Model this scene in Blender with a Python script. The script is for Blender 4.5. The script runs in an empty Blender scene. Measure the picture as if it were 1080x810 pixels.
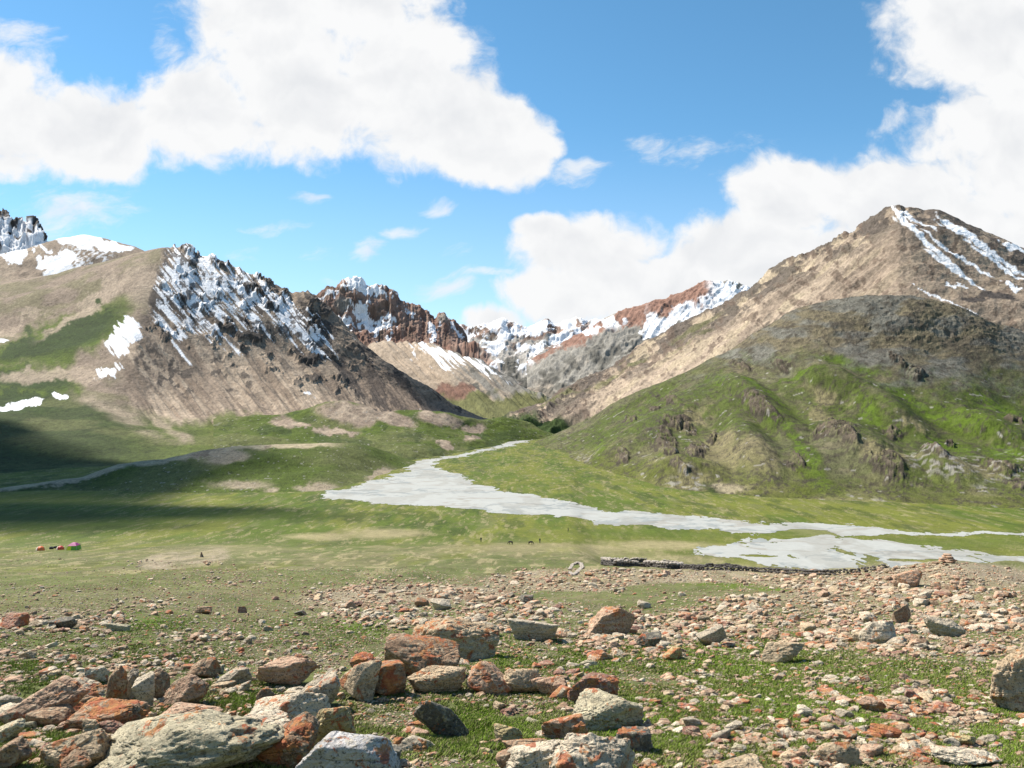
import bpy, math, random
import numpy as np
from mathutils import Vector
random.seed(7); rng = np.random.default_rng(7)
SC = bpy.context.scene
COL = SC.collection
F, HY, CX = 832.0, 425.0, 540.0          # focal length in px, horizon row and centre column of the 1080x810 photo

# ------------------------------------------------------------------ camera
cd = bpy.data.cameras.new('camera'); cam = bpy.data.objects.new('camera', cd); COL.objects.link(cam)
cam.location = (0, 0, 0); cam.rotation_euler = (math.radians(90), 0, 0)
cd.sensor_width = 36; cd.lens = 36 * F / 1080; cd.shift_y = (HY - 405) / 1080
cd.clip_start = 0.1; cd.clip_end = 40000
SC.camera = cam

# ------------------------------------------------------------------ sun, exposure
SUN_EL, SUN_AZ = 51.0, -57.0              # azimuth from +Y (ahead of the camera), negative = to the left
se, sa = math.radians(SUN_EL), math.radians(SUN_AZ)
TO_SUN = Vector((math.sin(sa) * math.cos(se), math.cos(sa) * math.cos(se), math.sin(se)))
sl = bpy.data.lights.new('sun', 'SUN'); sl.energy = 5.0; sl.angle = math.radians(0.5); sl.color = (1.0, .94, .84)
sun = bpy.data.objects.new('sun', sl); COL.objects.link(sun)
sun.rotation_euler = TO_SUN.to_track_quat('Z', 'Y').to_euler()
SC.view_settings.view_transform = 'Standard'; SC.view_settings.look = 'None'
SC.view_settings.exposure = 0.82; SC.view_settings.gamma = 1
SC.cycles.volume_bounces = 0
SC.cycles.max_bounces = 4

# ------------------------------------------------------------------ node helper
class NT:
    def __init__(s, tree): s.t = tree; s.n = tree.nodes; s.l = tree.links
    def put(s, sock, v):
        if isinstance(v, bpy.types.NodeSocket): s.l.new(v, sock)
        elif v is not None:
            if sock.type == 'RGBA' and len(v) == 3: v = (*v, 1)
            sock.default_value = v
    def new(s, t, **k):
        n = s.n.new(t)
        for a, b in k.items(): setattr(n, a, b)
        return n
    def math(s, op, a, b=None, c=None, clamp=False):
        n = s.new('ShaderNodeMath', operation=op, use_clamp=clamp)
        for i, v in enumerate((a, b, c)): s.put(n.inputs[i], v)
        return n.outputs[0]
    def mix(s, f, a, b, blend='MIX'):
        n = s.new('ShaderNodeMix', data_type='RGBA', blend_type=blend)
        s.put(n.inputs[0], f); s.put(n.inputs[6], a); s.put(n.inputs[7], b)
        return n.outputs[2]
    def step(s, v, a, b, lo=0.0, hi=1.0):
        n = s.new('ShaderNodeMapRange', interpolation_type='SMOOTHSTEP')
        s.put(n.inputs[0], v); n.inputs[1].default_value = a; n.inputs[2].default_value = b
        n.inputs[3].default_value = lo; n.inputs[4].default_value = hi
        return n.outputs[0]
    def noise(s, vec, scale, detail=4, rough=.55, dist=0.0):
        n = s.new('ShaderNodeTexNoise'); s.put(n.inputs['Vector'], vec)
        n.inputs['Scale'].default_value = scale; n.inputs['Detail'].default_value = detail
        n.inputs['Roughness'].default_value = rough; n.inputs['Distortion'].default_value = dist
        return n.outputs[0]
    def comb(s, x, y, z):
        n = s.new('ShaderNodeCombineXYZ')
        for i, v in enumerate((x, y, z)): s.put(n.inputs[i], v)
        return n.outputs[0]

# ------------------------------------------------------------------ sky with clouds (by direction)
wd = bpy.data.worlds.new('World'); SC.world = wd; wd.use_nodes = True
N = NT(wd.node_tree); N.n.clear()
sky = N.new('ShaderNodeTexSky', sky_type='NISHITA'); sky.sun_disc = False
sky.sun_elevation = se; sky.sun_rotation = sa; sky.altitude = 3500; sky.air_density = 1.0; sky.dust_density = .6; sky.ozone_density = 1.0
geo = N.new('ShaderNodeTexCoord'); sep = N.new('ShaderNodeSeparateXYZ'); N.l.new(geo.outputs['Generated'], sep.inputs[0])
dy = N.math('MAXIMUM', N.math('ABSOLUTE', sep.outputs[1]), .06)
SX = N.math('ADD', N.math('MULTIPLY', N.math('DIVIDE', sep.outputs[0], dy), F / 100), CX / 100)      # hundreds of px
SY = N.math('SUBTRACT', HY / 100, N.math('MULTIPLY', N.math('DIVIDE', sep.outputs[2], dy), F / 100))
pv = N.comb(SX, SY, 0)
wx = N.noise(pv, 1.1, 3, .55); wy = N.noise(N.comb(N.math('ADD', SX, 31.7), SY, 4.2), 1.1, 3, .55)
WX = N.math('ADD', SX, N.math('MULTIPLY', N.math('SUBTRACT', wx, .5), .55))
WY = N.math('ADD', SY, N.math('MULTIPLY', N.math('SUBTRACT', wy, .5), .45))
puff = N.noise(N.comb(WX, WY, 2.0), 1.7, 9, .6)
wisp = N.noise(N.comb(N.math('MULTIPLY', WX, .6), N.math('ADD', N.math('MULTIPLY', WY, 1.5), N.math('MULTIPLY', SX, .25)), 7.0), 1.6, 9, .66)
def ell(cx, cy, rx, ry):
    a = N.math('MULTIPLY', N.math('SUBTRACT', WX, cx / 100), 100 / rx)
    b = N.math('MULTIPLY', N.math('SUBTRACT', WY, cy / 100), 100 / ry)
    return N.math('SUBTRACT', 1.0, N.math('ADD', N.math('MULTIPLY', a, a), N.math('MULTIPLY', b, b)))
def union(L):
    r = None
    for e in L:
        o = ell(*e); r = o if r is None else N.math('SMOOTH_MAX', r, o, .12)
    return r
big = union([(-40,125,150,78),(95,142,110,62),(215,125,100,64),(320,85,125,95),(420,92,122,92),(505,142,80,60),(330,0,150,70),(545,165,48,40),
             (1035,30,120,82),(1120,150,180,110),(935,215,140,62),(835,205,75,50),(775,262,95,48),(700,310,150,55),(625,262,88,42),
             (585,245,45,22),(600,320,95,34),(1090,270,220,120),(870,300,220,82),(515,338,40,18)])
small = union([(395,262,34,17),(478,265,22,12),(468,303,32,15),(262,266,34,14),(330,266,30,16),(463,217,24,8),(690,150,42,12),
               (325,210,26,8),(500,290,50,8),(430,240,40,10),(300,240,60,10),(370,300,30,8),(175,40,22,50),(60,235,130,40),(760,160,90,30),(20,40,70,18),(600,185,60,18)])
fb = N.math('ADD', N.math('MULTIPLY', big, .9), N.math('MULTIPLY', N.math('SUBTRACT', puff, .5), 2.0))
mb = N.step(fb, -.05, .50)
fs = N.math('ADD', N.math('MULTIPLY', small, .45), N.math('MULTIPLY', N.math('SUBTRACT', wisp, .53), 2.4))
ms = N.step(fs, .05, .75, 0, .8)
mask = N.math('MAXIMUM', mb, ms)
shade = N.noise(N.comb(WX, N.math('ADD', WY, .16), 2.0), 1.7, 4, .5); puff2 = N.noise(N.comb(WX, WY, 2.0), 1.7, 4, .5)
relief = N.math('SUBTRACT', shade, puff2)                      # lit from above: compare with the density a little lower
thick = N.step(fb, .3, 1.3)
cs = N.math('ADD', N.math('MULTIPLY', relief, 1.5), N.math('MULTIPLY', thick, .30), clamp=True)
cloud = N.mix(cs, (.93 / .09, .935 / .09, .94 / .09), (.62 / .09, .65 / .09, .70 / .09))
hsv = N.new('ShaderNodeHueSaturation'); hsv.inputs['Saturation'].default_value = 1.17; hsv.inputs['Value'].default_value = 2.2
hsv.inputs['Hue'].default_value = .483
N.l.new(sky.outputs[0], hsv.inputs['Color'])
skyc = hsv.outputs[0]
low = N.step(SY, 1.2, 4.3)
skyc = N.mix(N.math('MULTIPLY', low, .46), skyc, (.66 / .09, .78 / .09, .90 / .09))
bg = N.new('ShaderNodeBackground'); bg.inputs[1].default_value = .0525
N.l.new(N.mix(mask, skyc, cloud), bg.inputs[0])
wo = N.new('ShaderNodeOutputWorld'); N.l.new(bg.outputs[0], wo.inputs[0])
wd.cycles.sampling_method = 'MANUAL'; wd.cycles.sample_map_resolution = 512

# ------------------------------------------------------------------ numpy noise
TAB = rng.random((128, 128, 64)).astype(np.float32)
def vn(x, y, z=None):
    x = np.asarray(x, np.float32); y = np.asarray(y, np.float32)
    z = np.zeros_like(x) if z is None else np.asarray(z, np.float32)
    xi = np.floor(x); yi = np.floor(y); zi = np.floor(z)
    fx, fy, fz = x - xi, y - yi, z - zi
    fx = fx * fx * fx * (fx * (fx * 6 - 15) + 10); fy = fy * fy * fy * (fy * (fy * 6 - 15) + 10); fz = fz * fz * (3 - 2 * fz)
    xi = xi.astype(np.int32); yi = yi.astype(np.int32); zi = zi.astype(np.int32)
    x0, x1, y0, y1, z0, z1 = xi & 127, (xi + 1) & 127, yi & 127, (yi + 1) & 127, zi & 63, (zi + 1) & 63
    def pl(zz):
        a = TAB[x0, y0, zz]; a = a + (TAB[x1, y0, zz] - a) * fx
        b = TAB[x0, y1, zz]; b = b + (TAB[x1, y1, zz] - b) * fx
        return a + (b - a) * fy
    a = pl(z0)
    if not np.any(fz): return a
    return a + (pl(z1) - a) * fz
def fbm(x, y, z=None, oct=5, gain=.5, ridge=False):
    s = 0; a = 1.0; t = 0
    for i in range(oct):
        n = vn(x, y, z)
        if ridge: n = 1 - np.abs(2 * n - 1)
        s = s + a * n; t += a; a *= gain
        x, y = x * 1.62 + y * 1.23 + 17.3, y * 1.62 - x * 1.23 + 5.1
        if z is not None: z = z * 2.03 + 9.7
    return s / t
def ss(a, b, v):
    t = np.clip((v - a) / (b - a), 0, 1); return t * t * (3 - 2 * t)
def gsm(a, s):
    if s <= 0: return a
    r = int(3 * s) + 1; k = np.exp(-.5 * (np.arange(-r, r + 1) / s) ** 2); k /= k.sum()
    return np.convolve(np.pad(a, r, mode='edge'), k, 'valid')

# ------------------------------------------------------------------ mesh from a grid
def grid_mesh(name, P, colour, mat, keep=None, extra=None, smooth=True):
    """P (nu, nv, 3) points, colour (nu, nv, 3) bare base colour of the ground cover"""
    nu, nv = P.shape[:2]
    idx = np.arange(nu * nv).reshape(nu, nv)
    q = np.stack([idx[:-1, :-1], idx[1:, :-1], idx[1:, 1:], idx[:-1, 1:]], -1).reshape(-1, 4)
    V = P.reshape(-1, 3); Cc = colour.reshape(-1, 3)
    if keep is not None:
        kf = keep.reshape(-1)[q].all(1); q = q[kf]
        used = np.unique(q); mp = np.zeros(len(V), np.int64); mp[used] = np.arange(len(used)); q = mp[q]; V = V[used]; Cc = Cc[used]
    if extra is not None:
        V2, q2, c2 = extra; q = np.concatenate([q, q2 + len(V)]); V = np.concatenate([V, V2]); Cc = np.concatenate([Cc, c2])
    return raw_mesh(name, V, q, 4, Cc, mat, smooth)
def raw_mesh(name, V, faces, k, colour, mat, smooth=True, parent=None, link=True):
    me = bpy.data.meshes.new(name)
    me.vertices.add(len(V)); me.vertices.foreach_set('co', np.ascontiguousarray(V, np.float32).ravel())
    nf = len(faces)
    me.loops.add(nf * k); me.loops.foreach_set('vertex_index', np.ascontiguousarray(faces, np.int32).ravel())
    me.polygons.add(nf); me.polygons.foreach_set('loop_start', np.arange(0, nf * k, k, dtype=np.int32))
    me.polygons.foreach_set('loop_total', np.full(nf, k, np.int32))
    me.polygons.foreach_set('use_smooth', np.full(nf, smooth))
    me.update(calc_edges=True)
    if colour is not None:
        at = me.attributes.new('cover', 'FLOAT_COLOR', 'POINT')
        c4 = np.ones((len(V), 4), np.float32); c4[:, :colour.shape[1]] = colour
        at.data.foreach_set('color', c4.ravel())
    me.materials.append(mat)
    o = bpy.data.objects.new(name, me)
    if link: COL.objects.link(o)
    if parent: o.parent = parent
    return o

# ------------------------------------------------------------------ materials
def cover_mat(name, scales, amp, bump, bdist, rough=.95):
    m = bpy.data.materials.new(name); m.use_nodes = True; T = NT(m.node_tree); b = T.n['Principled BSDF']
    a = T.new('ShaderNodeAttribute', attribute_name='cover')
    tc = T.new('ShaderNodeTexCoord').outputs['Object']
    f = None; h = None
    for s, w in scales:
        n = T.noise(tc, s, 6, .62)
        t = T.math('MULTIPLY', T.math('SUBTRACT', n, .5), w)
        f = t if f is None else T.math('ADD', f, t)
    v = T.math('ADD', 1.0, T.math('MULTIPLY', f, amp)); v = T.math('MAXIMUM', v, .15)
    c = T.mix(1.0, a.outputs['Color'], T.comb(v, v, v), 'MULTIPLY')
    T.l.new(c, b.inputs['Base Color']); b.inputs['Roughness'].default_value = rough
    b.inputs['Specular IOR Level'].default_value = .15
    bp = T.new('ShaderNodeBump'); bp.inputs['Strength'].default_value = bump; bp.inputs['Distance'].default_value = bdist
    T.l.new(f, bp.inputs['Height']); T.l.new(bp.outputs[0], b.inputs['Normal'])
    return m
M_GROUND = cover_mat('turf_and_earth', [(.06, .8), (.5, 1.0), (4.0, 1.2), (28.0, 1.2)], .95, .6, .10)
M_NEARHILL = cover_mat('hill_cover', [(.02, .5), (.15, 1.0), (1.0, 1.4)], .95, .6, 1.6)
M_FARHILL = cover_mat('mountain_cover', [(.006, .5), (.04, 1.0), (.25, 1.3)], .8, .5, 3.2)
def flat_mat(name, c, rough=.9, var=.25, scale=3):
    m = bpy.data.materials.new(name); m.use_nodes = True; T = NT(m.node_tree); b = T.n['Principled BSDF']
    n = T.noise(T.new('ShaderNodeTexCoord').outputs['Object'], scale, 4)
    v = T.math('ADD', 1 - var / 2, T.math('MULTIPLY', n, var))
    T.l.new(T.mix(1.0, c, T.comb(v, v, v), 'MULTIPLY'), b.inputs['Base Color']); b.inputs['Roughness'].default_value = rough
    return m

# cover colours (bare albedo)
C = dict(gdark=(.036, .058, .013), green=(.088, .122, .017), gbright=(.115, .180, .016), gyel=(.148, .160, .028), olive=(.150, .150, .062),
         dry=(.33, .275, .15), sand=(.44, .36, .24), tan=(.415, .325, .24), brown=(.28, .215, .16), dark=(.075, .063, .056),
         dgrey=(.125, .118, .10), red=(.235, .135, .10), pink=(.34, .23, .18), grey=(.29, .27, .235), pgrey=(.40, .37, .33),
         snow=(.90, .90, .92), gravel=(.40, .40, .37), umber=(.14, .10, .075))
C = {k: np.array(v, np.float32) * .84 for k, v in C.items()}
def lay(col, m, c):
    c = C[c] if isinstance(c, str) else np.array(c, np.float32)
    return col + (c - col) * np.clip(m, 0, 1)[..., None]
def blob(X, Y, L, soft=.5):
    """soft union of rotated ellipses (cx, cy, rx, ry, deg)"""
    r = np.full(X.shape, -9.0, np.float32)
    for e in L:
        cx, cy, rx, ry = e[:4]; a = math.radians(e[4] if len(e) > 4 else 0)
        dx, dyy = X - cx, Y - cy
        u = (dx * math.cos(a) + dyy * math.sin(a)) / rx; v = (-dx * math.sin(a) + dyy * math.cos(a)) / ry
        r = np.maximum(r, 1 - np.sqrt(u * u + v * v))
    return r
def inpoly(X, Y, poly):
    ins = np.zeros(X.shape, bool); n = len(poly)
    for i in range(n):
        x1, y1 = poly[i]; x2, y2 = poly[(i + 1) % n]
        if y1 == y2: continue
        c = (Y > min(y1, y2)) & (Y <= max(y1, y2)) & (X < (x2 - x1) * (Y - y1) / (y2 - y1) + x1)
        ins ^= c
    return ins

# ------------------------------------------------------------------ mountain layers from guide curves
def layer(name, px0, px1, step, rows, segs, sm, disp, paint, mat):
    """rows: guide curves [(px, py, distance) ...] from the foot over the crest to the back, each placed in the world"""
    ux = np.arange(px0, px1 + step, step)
    R = []
    for r, s in zip(rows, sm):
        a = np.array(r, float)
        py = gsm(np.interp(ux, a[:, 0], a[:, 1]), s / step); D = gsm(np.interp(ux, a[:, 0], a[:, 2]), max(s, 8) / step)
        R.append(np.stack([D, (HY - py) / F * D], -1))
    R = np.array(R)                                                    # rows, nu, (D, z)
    out = []; ext = np.concatenate([2 * R[:1] - R[1:2], R, 2 * R[-1:] - R[-2:-1]])
    for k, n in enumerate(segs):
        p0, p1, p2, p3 = ext[k], ext[k + 1], ext[k + 2], ext[k + 3]
        for t in np.arange(n) / n:
            m1, m2 = (p2 - p0) * .5, (p3 - p1) * .5
            lim = np.abs(p2 - p1) * 1.5; m1 = np.clip(m1, -lim, lim); m2 = np.clip(m2, -lim, lim)
            out.append((2*t**3-3*t*t+1) * p1 + (t**3-2*t*t+t) * m1 + (-2*t**3+3*t*t) * p2 + (t**3-t*t) * m2)
    out.append(R[-1]); G = np.array(out).transpose(1, 0, 2)               # nu, nv, 2
    U = np.repeat(ux[:, None], G.shape[1], 1).astype(np.float32)
    D, Z = G[..., 0].astype(np.float32), G[..., 1].astype(np.float32)
    PX, PY = U, HY - Z / D * F
    X = (U - CX) / F * D
    P = np.stack([X, D, Z], -1)
    nrm = np.cross(np.gradient(P, axis=0), np.gradient(P, axis=1)); nrm /= np.linalg.norm(nrm, axis=-1, keepdims=True) + 1e-9
    nrm *= np.sign(nrm[..., 2:3] + 1e-9)
    h, ex = disp(PX, PY, X, D, Z)
    P = P + nrm * h[..., None] * .7 + np.array([0, 0, .5]) * h[..., None]
    V = np.linspace(0, 1, P.shape[1])[None, :] * np.ones((P.shape[0], 1))
    g = np.cross(np.gradient(P, axis=0), np.gradient(P, axis=1)); g /= np.linalg.norm(g, axis=-1, keepdims=True) + 1e-9
    g *= np.sign(g[..., 2:3] + 1e-9)
    col = paint(PX, PY, X, D, Z, h, ex, g).astype(np.float32)
    k = 1.0 / (np.median(D) / F * 2.2)                                     # grain about two pixels wide at the layer's distance
    f1 = fbm(X * k, D * k * .5, Z * k, oct=3, gain=.7); snowy = ss(.55, .75, col[..., 2])
    col = col * (1 + (1.15 * (f1 - .5) - .7 * ss(.60, .72, f1 * .6 + .4 * fbm(X * k * .3, D * k * .2, Z * k * .3, oct=3))) * (1 - .85 * snowy))[..., None].clip(.35, 1.6)
    o = grid_mesh(name, P.astype(np.float32), col, mat); o['kind'] = 'structure'
    return o
def xyz(X, D, Z, s, off=0): return X * s + off, D * s * .7 + Z * s * .6 + off * 1.7, Z * s + off

# far centre range with snow
def d_far(PX, PY, X, D, Z):
    a = PX + .35 * (PY - 340); r = fbm(*xyz(X, D, Z, .0045), oct=6, gain=.55, ridge=True)
    g = fbm(PX * .11 + PY * .03, PY * .035, oct=5, ridge=True)
    return (r - .6) * 72 + (g - .6) * 20 + (fbm(*xyz(X, D, Z, .02), oct=4, ridge=True) - .6) * 14, r
def p_far(PX, PY, X, D, Z, h, ex, g):
    n = fbm(*xyz(X, D, Z, .006, 3), oct=6); n2 = fbm(PX * .09, PY * .09, oct=5)
    col = np.zeros(PX.shape + (3,), np.float32) + C['pgrey']
    col = lay(col, ss(.45, .58, n), 'pink'); col = lay(col, ss(.52, .62, n2) * ss(395, 350, PY), 'umber')
    col = lay(col, ss(.56, .64, fbm(PX * .05 + 9, PY * .07, oct=4)) * ss(365, 385, PY), 'dgrey')
    sn = fbm(PX * .07 + PY * .05, PY * .10 - PX * .02, oct=6, gain=.6)
    lvl = sn + .18 * ss(392, 345, PY) + .10 * (g[..., 2] - .72) - .25 * ss(380, 415, PY) + blob(PX, PY, [(548, 350, 32, 10), (623, 350, 26, 15), (600, 375, 20, 30), (570, 372, 10, 16)]) .clip(0, 1) * .22
    col = lay(col, ss(.585, .625, lvl + (fbm(PX * .35, PY * .35, oct=3, gain=.7) - .5) * .22), 'snow')
    return col
layer('far_mountain_range', 430, 830, .8,
      [[(430, 470, 3600), (830, 470, 3600)], [(430, 420, 4300), (830, 420, 4300)], [(430, 380, 4900), (830, 375, 4900)],
       [(430, 360, 5500), (460, 345, 5500), (467, 333, 5500), (480, 348, 5500), (500, 351, 5500), (515, 344, 5500), (530, 338, 5500), (545, 345, 5500), (556, 348, 5500),
        (570, 343, 5500), (577, 338, 5500), (586, 345, 5500), (600, 342, 5500), (613, 337, 5500), (625, 344, 5500), (637, 341, 5500), (650, 335, 5500), (700, 330, 5500), (830, 330, 5500)],
       [(430, 420, 6300), (830, 420, 6300)]], [20, 50, 60, 30], [5, 10, 5, .8, 5], d_far, p_far, M_FARHILL)

# far right ridge: red crest and snowfield
def d_red(PX, PY, X, D, Z):
    r = fbm(*xyz(X, D, Z, .006), oct=6, gain=.55, ridge=True)
    a = PX * .8 + PY * .6
    return (r - .6) * 40 + (fbm(a * .12, PY * .02, oct=4, ridge=True) - .6) * 14 + (fbm(*xyz(X, D, Z, .035, 2), oct=4, gain=.6, ridge=True) - .6) * 9, r
def p_red(PX, PY, X, D, Z, h, ex, g):
    n = fbm(PX * .08, PY * .08, oct=5); w = (n - .5) * 26; r2 = fbm(PX * .3, PY * .3, oct=4, gain=.7)
    cr = np.interp(PX, [560, 600, 645, 675, 705, 743, 767, 790, 830], [375, 353, 336, 326, 317, 302, 302, 308, 330])
    dd = PY - cr
    col = np.zeros(PX.shape + (3,), np.float32) + C['grey']
    col = lay(col, ss(.45, .6, fbm(PX * .03, PY * .05, oct=4)) * ss(25, 60, dd), 'tan')
    dk = ss(.53, .6, fbm(PX * .07 - PY * .05, PY * .10 + PX * .04, oct=5)) * ss(12, 30, dd); col = lay(col, dk * .8, 'dgrey')
    s1 = blob(PX + w, PY + w, [(735, 325, 55, 17, -27), (700, 345, 26, 14, -40), (770, 312, 30, 16, 10), (683, 348, 10, 14)])
    st = fbm(PX * .16 + PY * .12, PY * .02, oct=4)
    col = lay(col, ss(0, .12, s1 + (st - .5) * 1.2), 'snow')
    col = lay(col, ss(17, 9, dd + w * .8 + (r2 - .5) * 16) * ss(758, 742, PX + w * .5), C['red'] * (.75 + .5 * float(1)))
    col = lay(col, ss(.57, .62, n) * ss(14, 6, dd) * ss(690, 650, PX) , 'snow')
    return col
layer('red_mountain_ridge', 556, 840, .7,
      [[(556, 450, 2600), (840, 440, 2600)], [(556, 430, 3000), (640, 395, 3100), (700, 372, 3200), (840, 340, 3200)],
       [(556, 384, 3700), (590, 368, 3700), (620, 348, 3700), (645, 336, 3700), (660, 331, 3700), (675, 326, 3700), (690, 321, 3700), (705, 317, 3700), (725, 309, 3700), (743, 302, 3700),
        (755, 303, 3700), (767, 301, 3700), (776, 303, 3700), (784, 306, 3700), (800, 318, 3700), (840, 340, 3700)],
       [(556, 440, 4200), (840, 440, 4200)]], [20, 90, 30], [5, 8, .9, 5], d_red, p_red, M_FARHILL)

# left castle peak of red rock
def d_cas(PX, PY, X, D, Z):
    r = fbm(*xyz(X, D, Z, .007), oct=6, gain=.55, ridge=True)
    tw = fbm(PX * .13, PY * .018 + 3, oct=4, ridge=True)
    return (r - .6) * 50 + (tw - .6) * 28 + (fbm(*xyz(X, D, Z, .03), oct=4, ridge=True) - .6) * 9, tw
def p_cas(PX, PY, X, D, Z, h, ex, g):
    n = fbm(PX * .10, PY * .10, oct=5); n2 = fbm(PX * .2, PY * .05, oct=4)
    col = np.zeros(PX.shape + (3,), np.float32) + C['red']
    col = lay(col, ss(.42, .6, n2) * .75, 'pink'); col = lay(col, ss(.55, .65, n) * .6, 'umber')
    col = lay(col, blob(PX, PY, [(362, 322, 12, 9), (467, 336, 8, 8)]).clip(0, .5) * 1.5, 'grey')
    s = blob(PX + (n - .5) * 30, PY + (n2 - .5) * 26, [(375, 301, 16, 8, -12), (392, 310, 24, 7, 14), (352, 310, 12, 4, -25), (388, 336, 26, 11, 30), (355, 340, 26, 6, 20), (412, 341, 10, 5, 20), (455, 352, 5, 13, 25), (398, 352, 8, 12), (484, 355, 6, 14, -15), (430, 333, 12, 3, 15)])
    col = lay(col, ss(.20, .34, s + (fbm(PX * .3, PY * .3, oct=4, gain=.7) - .5) * 1.5), 'snow')
    return col
layer('red_castle_peak', 300, 505, .6,
      [[(300, 420, 3300), (505, 420, 3300)], [(300, 366, 3600), (505, 366, 3600)], [(300, 335, 3750), (350, 335, 3750), (420, 345, 3750), (460, 352, 3750), (505, 372, 3750)],
       [(300, 335, 3950), (333, 315, 3950), (342, 309, 3950), (352, 307, 3950), (364, 301, 3950), (375, 296, 3950), (384, 301, 3950), (390, 307, 3950), (400, 306, 3950), (407, 307, 3950), (414, 314, 3950), (420, 322, 3950),
        (428, 326, 3950), (443, 327, 3950), (452, 332, 3950), (458, 339, 3950), (463, 332, 3950), (469, 334, 3950), (473, 342, 3950), (480, 341, 3950), (486, 348, 3950), (490, 362, 3950), (494, 378, 3950), (505, 400, 3950)],
       [(300, 420, 4600), (505, 430, 4600)]], [16, 60, 50, 20], [5, 5, 3, .6, 5], d_cas, p_cas, M_FARHILL)

# scree fan below the castle peak
def d_fan(PX, PY, X, D, Z):
    r = fbm(*xyz(X, D, Z, .008), oct=5)
    a = PX - 1.1 * (PY - 362)
    return (r - .5) * 25 + (fbm(a * .09, PY * .012, oct=4, ridge=True) - .6) * 24, a
def p_fan(PX, PY, X, D, Z, h, ex, g):
    n = fbm(PX * .1, PY * .1, oct=5)
    col = np.zeros(PX.shape + (3,), np.float32) + C['tan'] * .95
    col = lay(col, ss(450, 466, PX - .6 * (PY - 365)), C['grey'] * .75)
    st = fbm(ex * .13, PY * .02, oct=4)
    col = lay(col, ss(.5, .6, st) * ss(450, 470, PX) * .7, 'tan')
    col = lay(col, ss(.56, .64, fbm(PX * .08, PY * .12, oct=5)) * ss(384, 398, PY) * ss(470, 490, PX), 'dgrey')
    sn = blob(PX + (n - .5) * 24, PY + (n - .5) * 12, [(470, 374, 26, 7, 20), (500, 384, 26, 5, 25), (434, 370, 3, 8), (462, 381, 12, 5, 30), (525, 396, 16, 2, 35)])
    col = lay(col, ss(.1, .25, sn + (fbm(ex * .35, PY * .05, oct=4, gain=.65) - .5) * 3.4), 'snow')
    col = lay(col, ss(-.2, .2, blob(PX + (n - .5) * 30, PY + (n - .5) * 14, [(478, 415, 26, 9)])), 'red')
    col = lay(col, ss(414, 422, PY + (n - .5) * 20), 'olive')
    return col
layer('scree_fan', 370, 600, .6,
      [[(370, 450, 2100), (600, 450, 2100)], [(370, 415, 2400), (480, 425, 2350), (540, 425, 2300), (600, 440, 2300)], [(370, 385, 2700), (460, 388, 2600), (520, 402, 2500), (600, 430, 2400)],
       [(370, 385, 3050), (385, 372, 3050), (400, 364, 3050), (430, 362, 3050), (452, 364, 3050), (470, 370, 2950), (500, 381, 2800), (530, 397, 2700), (556, 413, 2600), (600, 436, 2500)],
       [(370, 420, 3300), (600, 450, 3300)]], [16, 40, 50, 16], [5, 5, 5, 2, 5], d_fan, p_fan, M_FARHILL)

# craggy dark peak and snowy hill at the far left
def d_crag(PX, PY, X, D, Z):
    r = fbm(*xyz(X, D, Z, .010), oct=6, gain=.6, ridge=True); t = fbm(PX * .2, PY * .07, oct=4, ridge=True)
    return (r - .6) * 38 + (t - .6) * 28, r
def p_crag(PX, PY, X, D, Z, h, ex, g):
    n = fbm(PX * .13, PY * .13, oct=5)
    col = np.zeros(PX.shape + (3,), np.float32) + C['dark'] * 1.1
    col = lay(col, ss(.45, .52, n + ss(230, 262, PY) * .12) * ss(224, 236, PY), 'snow')
    return col
layer('dark_craggy_peak', -120, 62, .6,
      [[(-120, 300, 2200), (62, 300, 2200)], [(-120, 215, 2500), (-40, 205, 2500), (-10, 215, 2500), (0, 223, 2500), (6, 222, 2500), (10, 232, 2500), (20, 234, 2500), (24, 237, 2500), (29, 240, 2500), (33, 235, 2500), (40, 240, 2500), (47, 252, 2500), (62, 275, 2500)],
       [(-120, 330, 2900), (62, 330, 2900)]], [70, 20], [4, .5, 4], d_crag, p_crag, M_FARHILL)
def d_snh(PX, PY, X, D, Z):
    return (fbm(*xyz(X, D, Z, .006), oct=6) - .5) * 26, 0
def p_snh(PX, PY, X, D, Z, h, ex, g):
    n = fbm(PX * .08, PY * .08, oct=6, gain=.6); n2 = fbm(PX * .03, PY * .05 + 4, oct=4)
    col = np.zeros(PX.shape + (3,), np.float32) + C['brown']
    col = lay(col, ss(.45, .6, n2) * .7, 'tan'); col = lay(col, ss(300, 330, PY + (n2 - .5) * 60), 'olive')
    w = (n - .5) * 26
    s = blob(PX + w, PY + w * .7, [(98, 258, 44, 7, 8), (18, 267, 34, 5, -14), (60, 283, 19, 17, 10), (72, 272, 14, 8, 25), (54, 293, 14, 9), (10, 305, 17, 8), (12, 335, 12, 4), (22, 329, 4, 2)])
    col = lay(col, ss(-.02, .1, s), 'snow')
    dust = ss(.5, .62, fbm(PX * .35 + PY * .2, PY * .5, oct=4)) * ss(-.3, .4, blob(PX, PY, [(90, 277, 32, 20, 10)]))
    col = lay(col, dust * .7, 'snow')
    return col
layer('snowy_hill', -200, 200, .7,
      [[(-200, 380, 1500), (200, 380, 1500)], [(-200, 320, 1750), (0, 318, 1750), (200, 310, 1750)],
       [(-200, 290, 2050), (0, 272, 2050), (25, 266, 2050), (47, 259, 2050), (67, 253, 2050), (87, 251, 2050), (110, 256, 2050), (140, 264, 2050), (200, 285, 2050)], [(-200, 340, 2500), (200, 350, 2500)]],
      [70, 90, 20], [8, 8, 3, 5], d_snh, p_snh, M_FARHILL)

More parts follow.
